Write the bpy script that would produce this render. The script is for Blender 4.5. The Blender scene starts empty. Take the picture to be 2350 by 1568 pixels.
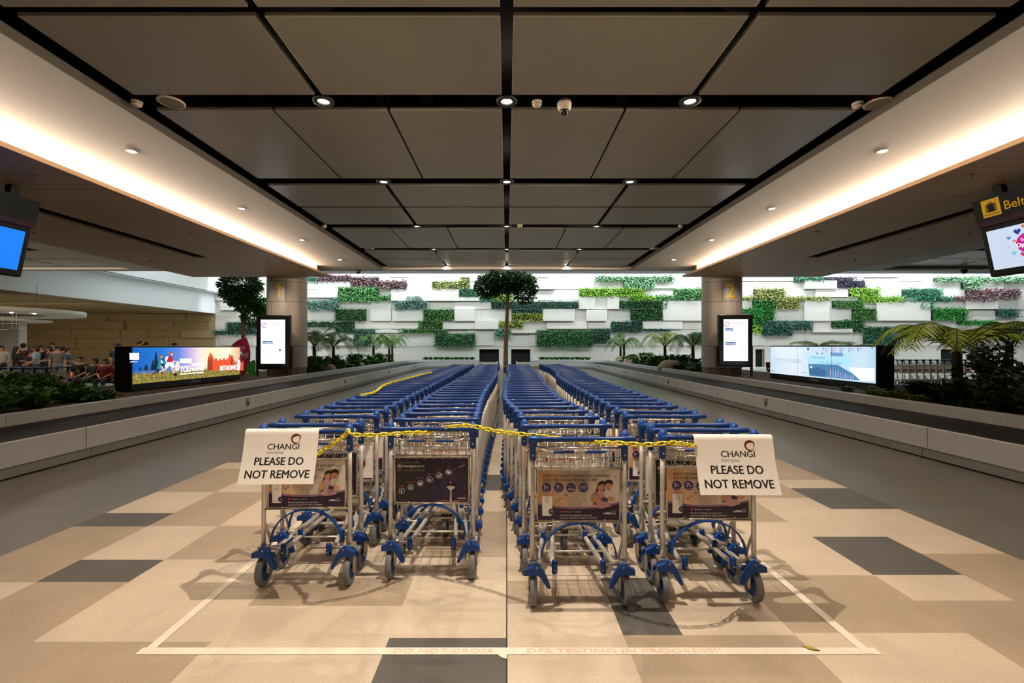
import bpy, math, random
from mathutils import Vector, Matrix

# ------------------------------------------------------------------ camera, world, light, exposure
SC = bpy.context.scene
COL = SC.collection
F, CX, CY, H = 1044.44, 1163.0, 796.0, 1.6          # focal length and vanishing point of the photograph (px), eye height (m)
cam_data = bpy.data.cameras.new('camera')
cam = bpy.data.objects.new('camera', cam_data)
COL.objects.link(cam)
cam.location = (0, 0, H)
cam.rotation_euler = (math.pi/2, 0, 0)
cam_data.sensor_width = 36.0
cam_data.lens = 16.0
cam_data.shift_x = 12/2350
cam_data.shift_y = 12/2350
cam_data.clip_end = 200
SC.camera = cam
SC.view_settings.view_transform = 'Standard'
SC.view_settings.look = 'None'
SC.view_settings.exposure = 1.0
SC.view_settings.gamma = 1.0
SC.view_settings.use_curve_mapping = False
world = bpy.data.worlds.new('world')
SC.world = world
world.use_nodes = True
world.node_tree.nodes['Background'].inputs[0].default_value = (1.0, 0.9, 0.78, 1)
world.node_tree.nodes['Background'].inputs[1].default_value = 0.03

def aim(o, d):
    o.rotation_euler = Vector(d).to_track_quat('-Z', 'Y').to_euler()

def area(name, loc, d, sx, sy, power, col):
    l = bpy.data.lights.new(name, 'AREA'); l.shape = 'RECTANGLE'; l.size = sx; l.size_y = sy
    l.energy = power; l.color = col
    o = bpy.data.objects.new(name, l); COL.objects.link(o); o.location = loc; aim(o, d)
    return o

WARM = (1.0, 0.85, 0.70)
COOL = (0.88, 0.97, 1.0)
# roof light over the planted wall (cool daylight) and the washer behind the valance
area('skylight', (0, 27.5, 10.4), (0, 0.62, -0.78), 80, 5.0, 3300, COOL)
area('wall_washer', (8, 34.6, 8.6), (0, 0.42, -0.9), 66, 0.5, 2000, COOL)
# cove lamps lying in the ceiling coves on both sides
for sx in (-1, 1):
    o = area('cove_lamp', (sx*6.78, 5.55, 4.255), (-sx, 0, 0.22), 0.05, 19.4, 420, (1.0, 0.80, 0.60))
    n = Vector((-sx, 0, 0.22)).normalized(); yv = Vector((0, 1, 0)); xv = yv.cross(-n)
    o.rotation_euler = Matrix((xv, yv, -n)).transposed().to_euler()

# ------------------------------------------------------------------ helpers
def G(px, py, z=0.0):
    Y = (H-z)*F/(py-CY)
    return ((px-CX)/F*Y, Y)
def W(px, py, Y):
    return ((px-CX)/F*Y, H-(py-CY)/F*Y)
def lin(h):
    h = h.lstrip('#')
    r = []
    for i in (0, 2, 4):
        c = int(h[i:i+2], 16)/255
        r.append(c/12.92 if c <= 0.04045 else ((c+0.055)/1.055)**2.4)
    return tuple(r)

MATS = {}
EMK = 0.5          # lit screens, set against the exposure
def mat(name, col, rough=0.5, metal=0.0, spec=0.5, var=0.0, scale=8.0, emit=None, strength=0.0, bump=0.0, island=0.0, trans=0.0):
    if name in MATS: return MATS[name]
    m = bpy.data.materials.new(name); m.use_nodes = True
    nt = m.node_tree; b = nt.nodes['Principled BSDF']
    if isinstance(col, str): col = lin(col)
    b.inputs['Base Color'].default_value = (*col, 1)
    b.inputs['Roughness'].default_value = rough
    b.inputs['Metallic'].default_value = metal
    b.inputs['Specular IOR Level'].default_value = spec
    if trans: b.inputs['Subsurface Weight'].default_value = 0.0
    if emit is not None:
        if isinstance(emit, str): emit = lin(emit)
        b.inputs['Emission Color'].default_value = (*emit, 1)
        b.inputs['Emission Strength'].default_value = strength
    src = None
    if var or bump:
        tc = nt.nodes.new('ShaderNodeTexCoord'); nz = nt.nodes.new('ShaderNodeTexNoise')
        nz.inputs['Scale'].default_value = scale; nz.inputs['Detail'].default_value = 4
        nt.links.new(tc.outputs['Object'], nz.inputs['Vector'])
        src = nz.outputs['Fac']
    if island:
        ge = nt.nodes.new('ShaderNodeNewGeometry'); src = ge.outputs['Random Per Island']; var = island
    if var:
        r = nt.nodes.new('ShaderNodeValToRGB')
        r.color_ramp.elements[0].position = 0.0 if island else 0.3
        r.color_ramp.elements[1].position = 1.0 if island else 0.7
        r.color_ramp.elements[0].color = (*[c*(1-var) for c in col], 1)
        r.color_ramp.elements[1].color = (*[min(1, c*(1+var)) for c in col], 1)
        nt.links.new(src, r.inputs['Fac']); nt.links.new(r.outputs['Color'], b.inputs['Base Color'])
    if bump:
        bp = nt.nodes.new('ShaderNodeBump'); bp.inputs['Strength'].default_value = bump
        nt.links.new(nz.outputs['Fac'], bp.inputs['Height']); nt.links.new(bp.outputs['Normal'], b.inputs['Normal'])
    MATS[name] = m
    return m

def glow(name, col, strength=1.0):
    """a lit surface (lamp lens or a patch of a lit screen)"""
    if name in MATS: return MATS[name]
    m = bpy.data.materials.new(name); m.use_nodes = True
    nt = m.node_tree; b = nt.nodes['Principled BSDF']
    if isinstance(col, str): col = lin(col)
    b.inputs['Base Color'].default_value = (0.01, 0.01, 0.01, 1)
    b.inputs['Roughness'].default_value = 0.35
    b.inputs['Emission Color'].default_value = (*col, 1)
    b.inputs['Emission Strength'].default_value = strength if strength > 5 else strength*EMK
    MATS[name] = m
    return m

class MB:
    def __init__(s): s.v = []; s.f = []; s.m = []; s.s = []
    def add(s, vs, fs, mi=0, smooth=False):
        n = len(s.v); s.v.extend([tuple(p) for p in vs])
        for f in fs:
            s.f.append(tuple(i+n for i in f)); s.m.append(mi); s.s.append(smooth)
    def box(s, x0, x1, y0, y1, z0, z1, mi=0):
        s.add([(x0,y0,z0),(x1,y0,z0),(x1,y1,z0),(x0,y1,z0),(x0,y0,z1),(x1,y0,z1),(x1,y1,z1),(x0,y1,z1)],
              [(0,3,2,1),(4,5,6,7),(0,1,5,4),(1,2,6,5),(2,3,7,6),(3,0,4,7)], mi)
    def obox(s, c, ax, ay, az, mi=0):
        c = Vector(c); ax = Vector(ax); ay = Vector(ay); az = Vector(az)
        vs = [c+ax*i+ay*j+az*k for k in (-1,1) for i,j in ((-1,-1),(1,-1),(1,1),(-1,1))]
        s.add(vs, [(0,3,2,1),(4,5,6,7),(0,1,5,4),(1,2,6,5),(2,3,7,6),(3,0,4,7)], mi)
    def tube(s, pts, r, n=8, mi=0, closed=False, smooth=True):
        pts = [Vector(p) for p in pts]; N = len(pts)
        rs = r if isinstance(r, (list, tuple)) else [r]*N
        T = []
        for i in range(N):
            a = pts[i-1] if (i > 0 or closed) else pts[i]
            b = pts[(i+1) % N] if (i < N-1 or closed) else pts[i]
            t = (b-a)
            T.append(t.normalized() if t.length > 1e-9 else Vector((0,0,1)))
        u = T[0].orthogonal().normalized()
        vs = []
        for i in range(N):
            u = (u - T[i]*u.dot(T[i]))
            u = u.normalized() if u.length > 1e-6 else T[i].orthogonal().normalized()
            w = T[i].cross(u)
            for k in range(n):
                a = 2*math.pi*k/n
                vs.append(pts[i]+(u*math.cos(a)+w*math.sin(a))*rs[i])
        fs = []
        M = N if closed else N-1
        for i in range(M):
            j = (i+1) % N
            for k in range(n):
                l = (k+1) % n
                fs.append((i*n+k, i*n+l, j*n+l, j*n+k))
        if not closed:
            fs.append(tuple(range(n-1, -1, -1))); fs.append(tuple((N-1)*n+k for k in range(n)))
        s.add(vs, fs, mi, smooth)
    def lathe(s, prof, c=(0,0,0), axis='z', n=16, mi=0, smooth=True):
        vs = []; P = len(prof)
        for k in range(n):
            a = 2*math.pi*k/n; ca, sa = math.cos(a), math.sin(a)
            for r, h in prof:
                if axis == 'z': p = (r*ca, r*sa, h)
                elif axis == 'x': p = (h, r*ca, r*sa)
                else: p = (r*sa, h, r*ca)
                vs.append((p[0]+c[0], p[1]+c[1], p[2]+c[2]))
        fs = []
        for k in range(n):
            l = (k+1) % n
            for i in range(P-1):
                fs.append((k*P+i, l*P+i, l*P+i+1, k*P+i+1))
        s.add(vs, fs, mi, smooth)
    def ell(s, c, r, n=12, m=8, mi=0):
        vs = []; fs = []
        for i in range(m+1):
            t = math.pi*i/m
            for k in range(n):
                a = 2*math.pi*k/n
                vs.append((c[0]+r[0]*math.sin(t)*math.cos(a), c[1]+r[1]*math.sin(t)*math.sin(a), c[2]+r[2]*math.cos(t)))
        for i in range(m):
            for k in range(n):
                l = (k+1) % n
                fs.append((i*n+k, (i+1)*n+k, (i+1)*n+l, i*n+l))
        s.add(vs, fs, mi, True)
    def prism(s, pts, d, mi=0):
        """closed outline pts (3-D) pushed along d"""
        n = len(pts); d = Vector(d)
        vs = [Vector(p) for p in pts]+[Vector(p)+d for p in pts]
        fs = [tuple(range(n-1,-1,-1)), tuple(range(n, 2*n))]
        for i in range(n):
            j = (i+1) % n; fs.append((i, j, n+j, n+i))
        s.add(vs, fs, mi)
    def poly(s, pts, mi=0): s.add(pts, [tuple(range(len(pts)))], mi)
    def mesh(s, name, mats):
        me = bpy.data.meshes.new(name)
        me.from_pydata(s.v, [], s.f)
        for m in (mats if isinstance(mats, (list, tuple)) else [mats]): me.materials.append(m)
        me.polygons.foreach_set('material_index', s.m)
        me.polygons.foreach_set('use_smooth', s.s)
        me.update()
        return me
    def build(s, name, mats, parent=None, loc=None, rz=0.0, bevel=0.0):
        o = bpy.data.objects.new(name, s.mesh(name, mats)); COL.objects.link(o)
        if parent is not None: o.parent = parent
        if loc is not None: o.location = loc
        if rz: o.rotation_euler[2] = rz
        if bevel:
            b = o.modifiers.new('edge', 'BEVEL'); b.width = bevel; b.segments = 2; b.limit_method = 'ANGLE'
        return o

def link_mesh(name, me, parent, loc=(0,0,0)):
    o = bpy.data.objects.new(name, me); COL.objects.link(o); o.parent = parent; o.location = loc
    return o
def tag(o, label, cat, group=None, kind=None):
    w = lambda q: q.replace('pillar 1', 'pillar one').replace('pillar 2', 'pillar two')
    o['label'] = w(label); o['category'] = cat; group = w(group) if group else None
    if group: o['group'] = group
    if kind: o['kind'] = kind
    return o
def thing(name, label, cat, loc=(0,0,0), rz=0.0, group=None):
    o = bpy.data.objects.new(name, None); COL.objects.link(o)
    o.empty_display_size = 0.2; o.location = loc; o.rotation_euler[2] = rz
    return tag(o, label, cat, group)
def struct(o):
    o['kind'] = 'structure'; return o

_TXT = {}
def text_geo(txt, size=1.0, bold=0.0, shear=0.0, align='LEFT', space=1.0):
    """lettering as flat triangles in the xy plane: (verts, faces)"""
    key = (txt, bold, shear, align, space)
    if key not in _TXT:
        c = bpy.data.curves.new('lettering', 'FONT'); c.body = txt; c.size = 1.0; c.offset = bold
        c.shear = shear; c.align_x = align; c.resolution_u = 3; c.space_character = space
        o = bpy.data.objects.new('lettering', c); COL.objects.link(o)
        me = o.to_mesh()
        _TXT[key] = ([(v.co.x, v.co.y) for v in me.vertices], [tuple(p.vertices) for p in me.polygons])
        o.to_mesh_clear(); bpy.data.objects.remove(o); bpy.data.curves.remove(c)
    vs, fs = _TXT[key]
    return [(x*size, y*size) for x, y in vs], fs

class Art:
    """flat print laid on a surface: fn(u, v, h) gives the 3-D point of print coordinate (u, v) raised by h"""
    def __init__(s, fn): s.fn = fn; s.mb = MB(); s.h = 0.0004; s.names = []
    def mi(s, m):
        if m not in s.names: s.names.append(m)
        return s.names.index(m)
    def poly(s, pts, m, lift=0.0003):
        s.h += lift
        s.mb.poly([s.fn(u, v, s.h) for u, v in pts], s.mi(m))
    def rect(s, u0, v0, u1, v1, m): s.poly([(u0,v0),(u1,v0),(u1,v1),(u0,v1)], m)
    def rrect(s, u0, v0, u1, v1, r, m):
        p = []
        for cx, cy, a0 in ((u1-r,v0+r,-90),(u1-r,v1-r,0),(u0+r,v1-r,90),(u0+r,v0+r,180)):
            for k in range(5):
                a = math.radians(a0+k*22.5); p.append((cx+r*math.cos(a), cy+r*math.sin(a)))
        s.poly(p, m)
    def disc(s, u, v, r, m, n=24, ry=None):
        ry = ry or r
        s.poly([(u+r*math.cos(2*math.pi*k/n), v+ry*math.sin(2*math.pi*k/n)) for k in range(n)], m)
    def ring(s, u, v, r, w, m, n=28, a0=0, a1=360, wf=None):
        s.h += 0.0003
        i = s.mi(m); vs = []; fs = []
        for k in range(n+1):
            a = math.radians(a0+(a1-a0)*k/n); ww = w if wf is None else w*wf(k/n)
            for rr in (r-ww/2, r+ww/2): vs.append(s.fn(u+rr*math.cos(a), v+rr*math.sin(a), s.h))
        for k in range(n): fs.append((2*k, 2*k+1, 2*k+3, 2*k+2))
        s.mb.add(vs, fs, i)
    def line(s, u0, v0, u1, v1, w, m):
        d = Vector((u1-u0, v1-v0)).normalized(); n = Vector((-d.y, d.x))*w/2
        s.poly([(u0-n.x,v0-n.y),(u1-n.x,v1-n.y),(u1+n.x,v1+n.y),(u0+n.x,v0+n.y)], m)
    def text(s, txt, u, v, size, m, bold=0.0, shear=0.0, align='LEFT', width=None):
        vs, fs = text_geo(txt, size, 0.0, shear, align)
        if not vs: return
        k = 1.0
        if width:
            w = max(x for x, y in vs)-min(x for x, y in vs); k = width/max(w, 1e-6)
        s.h += 0.0003
        q = bold*size*1.15
        for dx, dy in ((0,0),(-q,0),(q,0),(-q/2,q*.6),(q/2,-q*.6)) if bold else ((0,0),):     # heavy strokes: the letter laid a few times
            s.h += 0.00004
            s.mb.add([s.fn(u+x*k+dx, v+y+dy, s.h) for x, y in vs], fs, s.mi(m))
    def heart(s, u, v, r, m):
        p = []
        for k in range(28):
            t = 2*math.pi*k/28
            p.append((u+r*16*math.sin(t)**3/16, v+r*(13*math.cos(t)-5*math.cos(2*t)-2*math.cos(3*t)-math.cos(4*t))/16))
        s.poly(p, m)
    def swirl(s, u, v, r, m, m2):
        """the red-brown ribbon globe"""
        s.ring(u, v, r, r*0.22, m, a0=40, a1=330, wf=lambda t: 0.25+1.5*math.sin(math.pi*t))
        s.ring(u+r*0.15, v-r*0.25, r*1.05, r*0.42, m2, a0=35, a1=165, wf=lambda t: 0.1+math.sin(math.pi*t))
        s.ring(u-r*0.55, v+r*0.05, r*1.35, r*0.2, m, a0=-25, a1=40, wf=lambda t: 0.15+math.sin(math.pi*t))
    def slice_u(s, step):
        """cut the faces of flat (u, v) print into upright strips so it can follow a round surface"""
        mb = s.mb; out = MB()
        for f, m in zip(mb.f, mb.m):
            P = [mb.v[i] for i in f]; lo = min(p[0] for p in P); hi = max(p[0] for p in P)
            k = math.floor(lo/step)
            while k*step < hi:
                Q = P
                for lim, sg in ((k*step, 1), ((k+1)*step, -1)):
                    R_ = []
                    for i in range(len(Q)):
                        a, b = Q[i], Q[(i+1) % len(Q)]; da, db = sg*(a[0]-lim), sg*(b[0]-lim)
                        if da >= 0: R_.append(a)
                        if da*db < 0:
                            t = da/(da-db); R_.append(tuple(a[j]+(b[j]-a[j])*t for j in range(3)))
                    Q = R_
                    if len(Q) < 3: break
                if len(Q) >= 3: out.poly(Q, m)
                k += 1
        s.mb = out
    def build(s, name, parent): return s.mb.build(name, s.names, parent)
    def mesh(s, name): return s.mb.mesh(name, s.names)
# ------------------------------------------------------------------ materials of the building
M_black = mat('plenum_black', (0.004,0.004,0.004), 0.8)
M_white = mat('white_paint', '#d8d2c8', 0.6)
M_wallwhite = mat('cast_stone_white', '#d9d6d0', 0.8, var=0.05, scale=1.5)
M_steel = mat('steel', '#b9b7b2', 0.28, metal=1.0)
M_grey = mat('carousel_fascia', '#b6b6b4', 0.42, var=0.04, scale=2.0)
M_greyd = mat('carousel_kick', '#84827d', 0.45, var=0.05, scale=2.0)
M_dark = mat('dark_frame', '#141210', 0.35)
M_seam = mat('dark_seam', (0.012,0.011,0.010), 0.8)

def tile_mat(name, col, rough, mortar=None):
    m = bpy.data.materials.new(name); m.use_nodes = True
    nt = m.node_tree; b = nt.nodes['Principled BSDF']; b.inputs['Roughness'].default_value = rough
    b.inputs['Specular IOR Level'].default_value = 0.35
    ge = nt.nodes.new('ShaderNodeNewGeometry')
    n1 = nt.nodes.new('ShaderNodeTexNoise'); n1.inputs['Scale'].default_value = 70; n1.inputs['Detail'].default_value = 6; n1.inputs['Roughness'].default_value = 0.7
    n2 = nt.nodes.new('ShaderNodeTexNoise'); n2.inputs['Scale'].default_value = 2.2; n2.inputs['Detail'].default_value = 3
    nt.links.new(ge.outputs['Position'], n1.inputs['Vector']); nt.links.new(ge.outputs['Position'], n2.inputs['Vector'])
    r1 = nt.nodes.new('ShaderNodeValToRGB'); r1.color_ramp.elements[0].position = 0.34; r1.color_ramp.elements[1].position = 0.56
    r1.color_ramp.elements[0].color = (*[c*0.87 for c in col], 1); r1.color_ramp.elements[1].color = (*[c*1.03 for c in col], 1)
    nt.links.new(n1.outputs['Fac'], r1.inputs['Fac'])
    mx = nt.nodes.new('ShaderNodeMix'); mx.data_type = 'RGBA'; mx.blend_type = 'MULTIPLY'; mx.inputs['Factor'].default_value = 1.0
    r2 = nt.nodes.new('ShaderNodeValToRGB'); r2.color_ramp.elements[0].position = 0.3; r2.color_ramp.elements[1].position = 0.7
    r2.color_ramp.elements[0].color = (0.9,0.9,0.9,1); r2.color_ramp.elements[1].color = (1.06,1.05,1.04,1)
    nt.links.new(n2.outputs['Fac'], r2.inputs['Fac'])
    nt.links.new(r1.outputs['Color'], mx.inputs['A']); nt.links.new(r2.outputs['Color'], mx.inputs['B'])
    out = mx.outputs['Result']
    if mortar:
        mp = nt.nodes.new('ShaderNodeMapping'); mp.inputs['Location'].default_value = (0.1, 0.085, 0)
        nt.links.new(ge.outputs['Position'], mp.inputs['Vector'])
        br = nt.nodes.new('ShaderNodeTexBrick'); br.inputs['Scale'].default_value = 1.0
        br.inputs['Brick Width'].default_value = 1.286; br.inputs['Row Height'].default_value = 0.643
        br.inputs['Mortar Size'].default_value = 0.004; br.inputs['Mortar Smooth'].default_value = 0.0
        nt.links.new(mp.outputs['Vector'], br.inputs['Vector'])
        m2 = nt.nodes.new('ShaderNodeMix'); m2.data_type = 'RGBA'
        nt.links.new(br.outputs['Fac'], m2.inputs['Factor']); nt.links.new(out, m2.inputs['A'])
        m2.inputs['B'].default_value = (*mortar, 1); out = m2.outputs['Result']
    nt.links.new(out, b.inputs['Base Color'])
    return m

T_cream = tile_mat('tile_cream', (0.59,0.492,0.375), 0.42)
T_tan = tile_mat('tile_tan', (0.40,0.315,0.225), 0.45)
T_dark = tile_mat('tile_charcoal', (0.105,0.10,0.088), 0.42)
T_grey = tile_mat('tile_grey', (0.155,0.148,0.128), 0.36, mortar=(0.24,0.23,0.2))
T_light = tile_mat('tile_pale', (0.42,0.42,0.41), 0.4)

# ------------------------------------------------------------------ floor: one slab, tiles as faces
fl = MB()
CR, TA, DA, GR = 0, 1, 2, 3
def strip(x0, x1, brk, last):
    """brk: [(y_near, y_far, kind)...]"""
    y = -4.0
    for y0, y1, k in brk: fl.poly([(x0,y0,0),(x1,y0,0),(x1,y1,0),(x0,y1,0)], k)
strips = [
 (-3.86,-3.2,[(-4,1.2,CR),(1.2,2.5,TA),(2.5,3.09,CR),(3.09,4.05,TA),(4.05,4.374,DA),(4.374,5.02,CR),(5.02,5.97,TA),(5.97,6.28,CR)]),
 (-3.2,-2.57,[(-4,3.096,TA),(3.096,3.417,DA),(3.417,4.057,CR),(4.057,5.02,TA),(5.02,5.66,CR),(5.66,6.28,TA)]),
 (-2.57,-1.6,[(-4,2.468,TA),(2.468,3.424,CR),(3.424,4.07,TA),(4.07,5.3,CR),(5.3,6.28,TA)]),
 (-1.6,-.645,[(-4,2.81,CR),(2.81,3.15,TA),(3.15,4.4,CR),(4.4,5.1,TA),(5.1,7.2,CR)]),
 (-.645,-.0035,[(-4,1.2,CR),(1.2,2.50,DA),(2.50,3.46,CR),(3.46,4.42,TA),(4.42,5.06,CR),(5.06,5.69,DA),(5.69,9.0,CR)]),
 (.0035,.645,[(-4,2.83,CR),(2.83,3.106,TA),(3.106,4.5,CR),(4.5,5.2,TA),(5.2,9.0,CR)]),
 (.645,.977,[(-4,2.524,TA),(2.524,3.15,DA),(3.15,4.4,CR),(4.4,5.2,TA),(5.2,7.2,CR)]),
 (.977,1.6,[(-4,2.524,TA),(2.524,4.1,CR),(4.1,5.2,TA),(5.2,7.2,CR)]),
 (1.6,2.57,[(-4,2.544,CR),(2.544,3.185,TA),(3.185,4.156,CR),(4.156,5.8,TA),(5.8,6.45,CR)]),
 (2.57,3.2,[(-4,2.868,TA),(2.868,3.19,CR),(3.19,3.833,DA),(3.833,4.815,CR),(4.815,6.45,TA)]),
 (3.2,3.86,[(-4,3.52,TA),(3.52,4.486,CR),(4.486,5.147,DA),(5.147,5.47,CR),(5.47,6.45,TA)]),
]
for x0, x1, b in strips:
    strip(x0, x1, b, None)
    fl.poly([(x0,b[-1][1],0),(x1,b[-1][1],0),(x1,37,0),(x0,37,0)], GR)
fl.poly([(-11,-4,0),(-3.86,-4,0),(-3.86,37,0),(-11,37,0)], GR)
fl.poly([(3.86,-4,0),(11,-4,0),(11,37,0),(3.86,37,0)], GR)
fl.poly([(-46,-4,0),(-11,-4,0),(-11,37,0),(-46,37,0)], 4)
fl.poly([(11,-4,0),(50,-4,0),(50,37,0),(11,37,0)], 4)
fl.box(-.0035,.0035,-4,37,-0.03,-0.004,5)
fl.box(-46,50,-4,37,-0.25,-0.03,5)
struct(fl.build('floor', [T_cream,T_tan,T_dark,T_grey,T_light,M_seam]))

# masking tape laid round the trolleys
M_tape = mat('masking_tape', '#e6dac8', 0.55, var=0.06, scale=20)
M_pen = mat('faded_pen', '#d8b59c', 0.8)
tp = thing('floor_tape', 'strip of pale masking tape across the floor in front of the trolleys, faint handwriting', 'tape', (0,2.39,0.001))
t = MB(); t.box(-1.93,1.95,-.027,.027,0,.0012)
t.build('tape_strip', M_tape, tp)
a = Art(lambda u,v,h: (u,v,0.0012+h))
a.text('DFS TESTING IN PROGRESS!!', 0.10, -0.014, 0.045, M_pen, width=1.02)
a.text('DO NOT CROSS', -0.60, -0.014, 0.045, M_pen, width=0.52)
a.poly([(-.05,-.026),(.0,-.026),(.0,-.062),(-.02,-.058),(-.034,-.045)], M_tape)
a.build('lettering', tp)
for sx, nm in ((-1,'pillar 1'),(1,'pillar 2')):
    t = MB(); xa, xb = sx*1.885, sx*1.84
    t.prism([(xa-.026,2.37,.0026),(xa+.026,2.37,.0026),(xb+.026,15.0,.0026),(xb-.026,15.0,.0026)], (0,0,.001))
    tag(t.build('floor_tape', M_tape), 'long pale tape line on the floor beside the trolleys, on the %s side' % nm, 'tape')
lf = MB()
for k in range(6):
    a0 = k/6
    w = lambda q: 0.016*math.sin(math.pi*min(1,max(0,q)))+0.001
    x0, x1 = -.04+.08*a0, -.04+.08*(a0+1/6)
    lf.add([(x0,-w(a0),.004+.006*a0),(x1,-w(a0+1/6),.004+.006*a0),(x1,0,.001),(x0,0,.001)], [(0,1,2,3)])
    lf.add([(x0,0,.001),(x1,0,.001),(x1,w(a0+1/6),.003),(x0,w(a0),.003)], [(0,1,2,3)])
gx, gy = G(1861, 1490)
tag(lf.build('fallen_leaf', mat('yellow_leaf','#a89a3a',0.5), loc=(gx,gy,0.002), rz=-0.5), 'small yellow-green leaf fallen on the floor tape', 'leaf')

# ------------------------------------------------------------------ ceilings
def wood():
    m = bpy.data.materials.new('soffit_wood'); m.use_nodes = True
    nt = m.node_tree; b = nt.nodes['Principled BSDF']; b.inputs['Roughness'].default_value = 0.5
    ge = nt.nodes.new('ShaderNodeNewGeometry')
    mp = nt.nodes.new('ShaderNodeMapping'); mp.inputs['Scale'].default_value = (0.35, 26, 1)
    nz = nt.nodes.new('ShaderNodeTexNoise'); nz.inputs['Scale'].default_value = 1.0; nz.inputs['Detail'].default_value = 3
    r = nt.nodes.new('ShaderNodeValToRGB')
    r.color_ramp.elements[0].position = 0.3; r.color_ramp.elements[1].position = 0.72
    r.color_ramp.elements[0].color = (*lin('#a9835a'), 1); r.color_ramp.elements[1].color = (*lin('#cda473'), 1)
    nt.links.new(ge.outputs['Position'], mp.inputs['Vector']); nt.links.new(mp.outputs['Vector'], nz.inputs['Vector'])
    nt.links.new(nz.outputs['Fac'], r.inputs['Fac']); nt.links.new(r.outputs['Color'], b.inputs['Base Color'])
    return m
M_wood = wood()
M_lip = mat('soffit_lip', '#c8a987', 0.5)
M_panel = mat('ceiling_panel', '#a6a092', 0.30, spec=0.6, var=0.03, scale=0.6)
ZP, ZW, ZS = 4.45, 4.35, 4.13

def ceiling_panel(x0, x1, y0, y1):
    m = MB(); m.box(x0, x1, y0, y1, ZP, ZP+.042)
    struct(m.build('ceiling_panel', M_panel, bevel=0.004))
P_ROWS = [(.05,2.27,'thirds'),(2.60,3.82,'halves'),(3.925,5.15,'halves'),(5.484,7.707,'thirds'),(8.041,9.25,'halves'),(9.34,10.60,'halves'),
          (10.98,13.15,'thirds'),(13.5,14.72,'halves'),(14.80,16.08,'halves')]
for cx in (0, -17.77, 17.77):
    for y0, y1, kind in P_ROWS:
        if cx and y1 < 8: continue
        cuts = [-4.22,-2.17,-2.09,-.057,.057,2.09,2.17,4.22] if kind == 'halves' else [-4.22,-2.83,-2.80,-1.44,-1.41,-.057,.057,1.41,1.44,2.80,2.83,4.22]
        for i in range(0, len(cuts), 2): ceiling_panel(cx+cuts[i], cx+cuts[i+1], y0, y1)
# slab and services in the dark void above the panels
sl = MB(); sl.box(-46,50,-4,16.4,5.0,5.3); struct(sl.build('ceiling', M_black))
M_duct = mat('duct_metal', '#4b4a46', 0.4, metal=0.8)
for x, w_ in ((-1.6,'nearer pillar 1, inner one'),(-1.05,'nearest the centre slot'),(1.5,'beyond the dome camera'),(2.0,'by the pillar 2 side light'),(-3.2,'beside the pillar 1 side speaker')):
    du = MB(); du.tube([(x,4.4,4.86),(x,6.4,4.86)], 0.1, 10)
    tag(du.build('air_duct', M_duct), 'dull metal air duct in the first dark slot, %s' % w_, 'duct', 'ducts above the ceiling slot')
# white rims, coves, timber soffits
for sx in (-1, 1):
    q = lambda a, b: (min(sx*a, sx*b), max(sx*a, sx*b))
    nm = 'left' if sx < 0 else 'right'
    m = MB()
    m.box(*q(4.435,7.2), -4, 16.4, ZW, ZW+.10); m.box(*q(7.1,7.2), -4, 15.3, 4.17, ZW); m.box(*q(6.40,7.2), 15.3, 15.4, 4.17, ZW)
    m.box(*q(10.57,13.335), -4, 16.4, ZW, ZW+.10); m.box(*q(22.2,24), -4, 16.4, ZW, ZW+.1)
    struct(m.build('ceiling_rim_'+nm, M_white))
    m = MB()
    m.box(*q(6.40,8.48), -4, 16.5, ZS, ZS+.04); m.box(*q(8.86,11.4), -4, 16.5, ZS, ZS+.04); m.box(*q(8.48,8.86), 12.9, 16.5, ZS, ZS+.04)
    struct(m.build('ceiling_soffit_'+nm, M_wood))
    m = MB(); m.box(*q(8.40,8.94), -4, 13.0, ZS+.16, ZS+.18); m.box(*q(8.46,8.48), -4, 12.9, ZS+.04, ZS+.16); m.box(*q(8.86,8.88), -4, 12.9, ZS+.04, ZS+.16); struct(m.build('ceiling_slot_'+nm, M_black))
    m = MB(); m.box(*q(4.425,4.434), -4, 16.4, ZW, ZW+.11); struct(m.build('trim_rim_'+nm, mat('rim_edge_grey','#5f5a52',0.5)))
    m = MB(); m.box(*q(6.37,6.40), -4, 16.5, ZS, 4.20); struct(m.build('trim_lip_'+nm, M_lip))
m = MB()
for cx in (0,-17.77,17.77): m.box(cx-4.5, cx+4.5, 16.17, 16.4, ZW+.002, ZW+.10)
m.box(-46,50,16.4,16.55,ZW,10.9); struct(m.build('ceiling_edge', M_white))
m = MB(); m.box(-46,50,16.4,37,10.9,11.1); struct(m.build('ceiling_atrium', M_white))
m = MB(); m.box(-46,50,-4.2,-4,0,5); struct(m.build('wall_behind', mat('back_wall_beige','#8f8474',0.7)))

M_lens = glow('lamp_lens', (1.0,0.93,0.82), 30.0)
M_ring = mat('lamp_ring_black', (0.02,0.02,0.02), 0.4)
ORD = ['first','second','third','fourth','fifth','sixth','seventh','eighth','ninth','tenth','eleventh','twelfth','thirteenth','fourteenth','fifteenth',
       'sixteenth','seventeenth','eighteenth','nineteenth','twentieth']
def ordinal(n):
    if n < 20: return ORD[n]
    t, u = divmod(n+1, 10)
    tens = {2:'twent',3:'thirt',4:'fort'}[t]
    return tens+'ieth' if u == 0 else tens+'y-'+ORD[u-1]
def spot(name, loc, d, power, deg, blend, col, rad=0.04):
    l = bpy.data.lights.new(name, 'SPOT'); l.energy = power; l.spot_size = math.radians(deg); l.spot_blend = blend
    l.color = col; l.shadow_soft_size = rad
    o = bpy.data.objects.new(name, l); COL.objects.link(o); o.location = loc; aim(o, d)
    return o
LROWS = [5.29, 7.87, 10.79, 13.32, 16.1]
ring_b = MB(); ring_b.lathe([(.062,.06),(.062,.0),(.075,-.012),(.115,-.012),(.122,-.004),(.122,.02),(.115,.02)], n=24)
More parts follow.
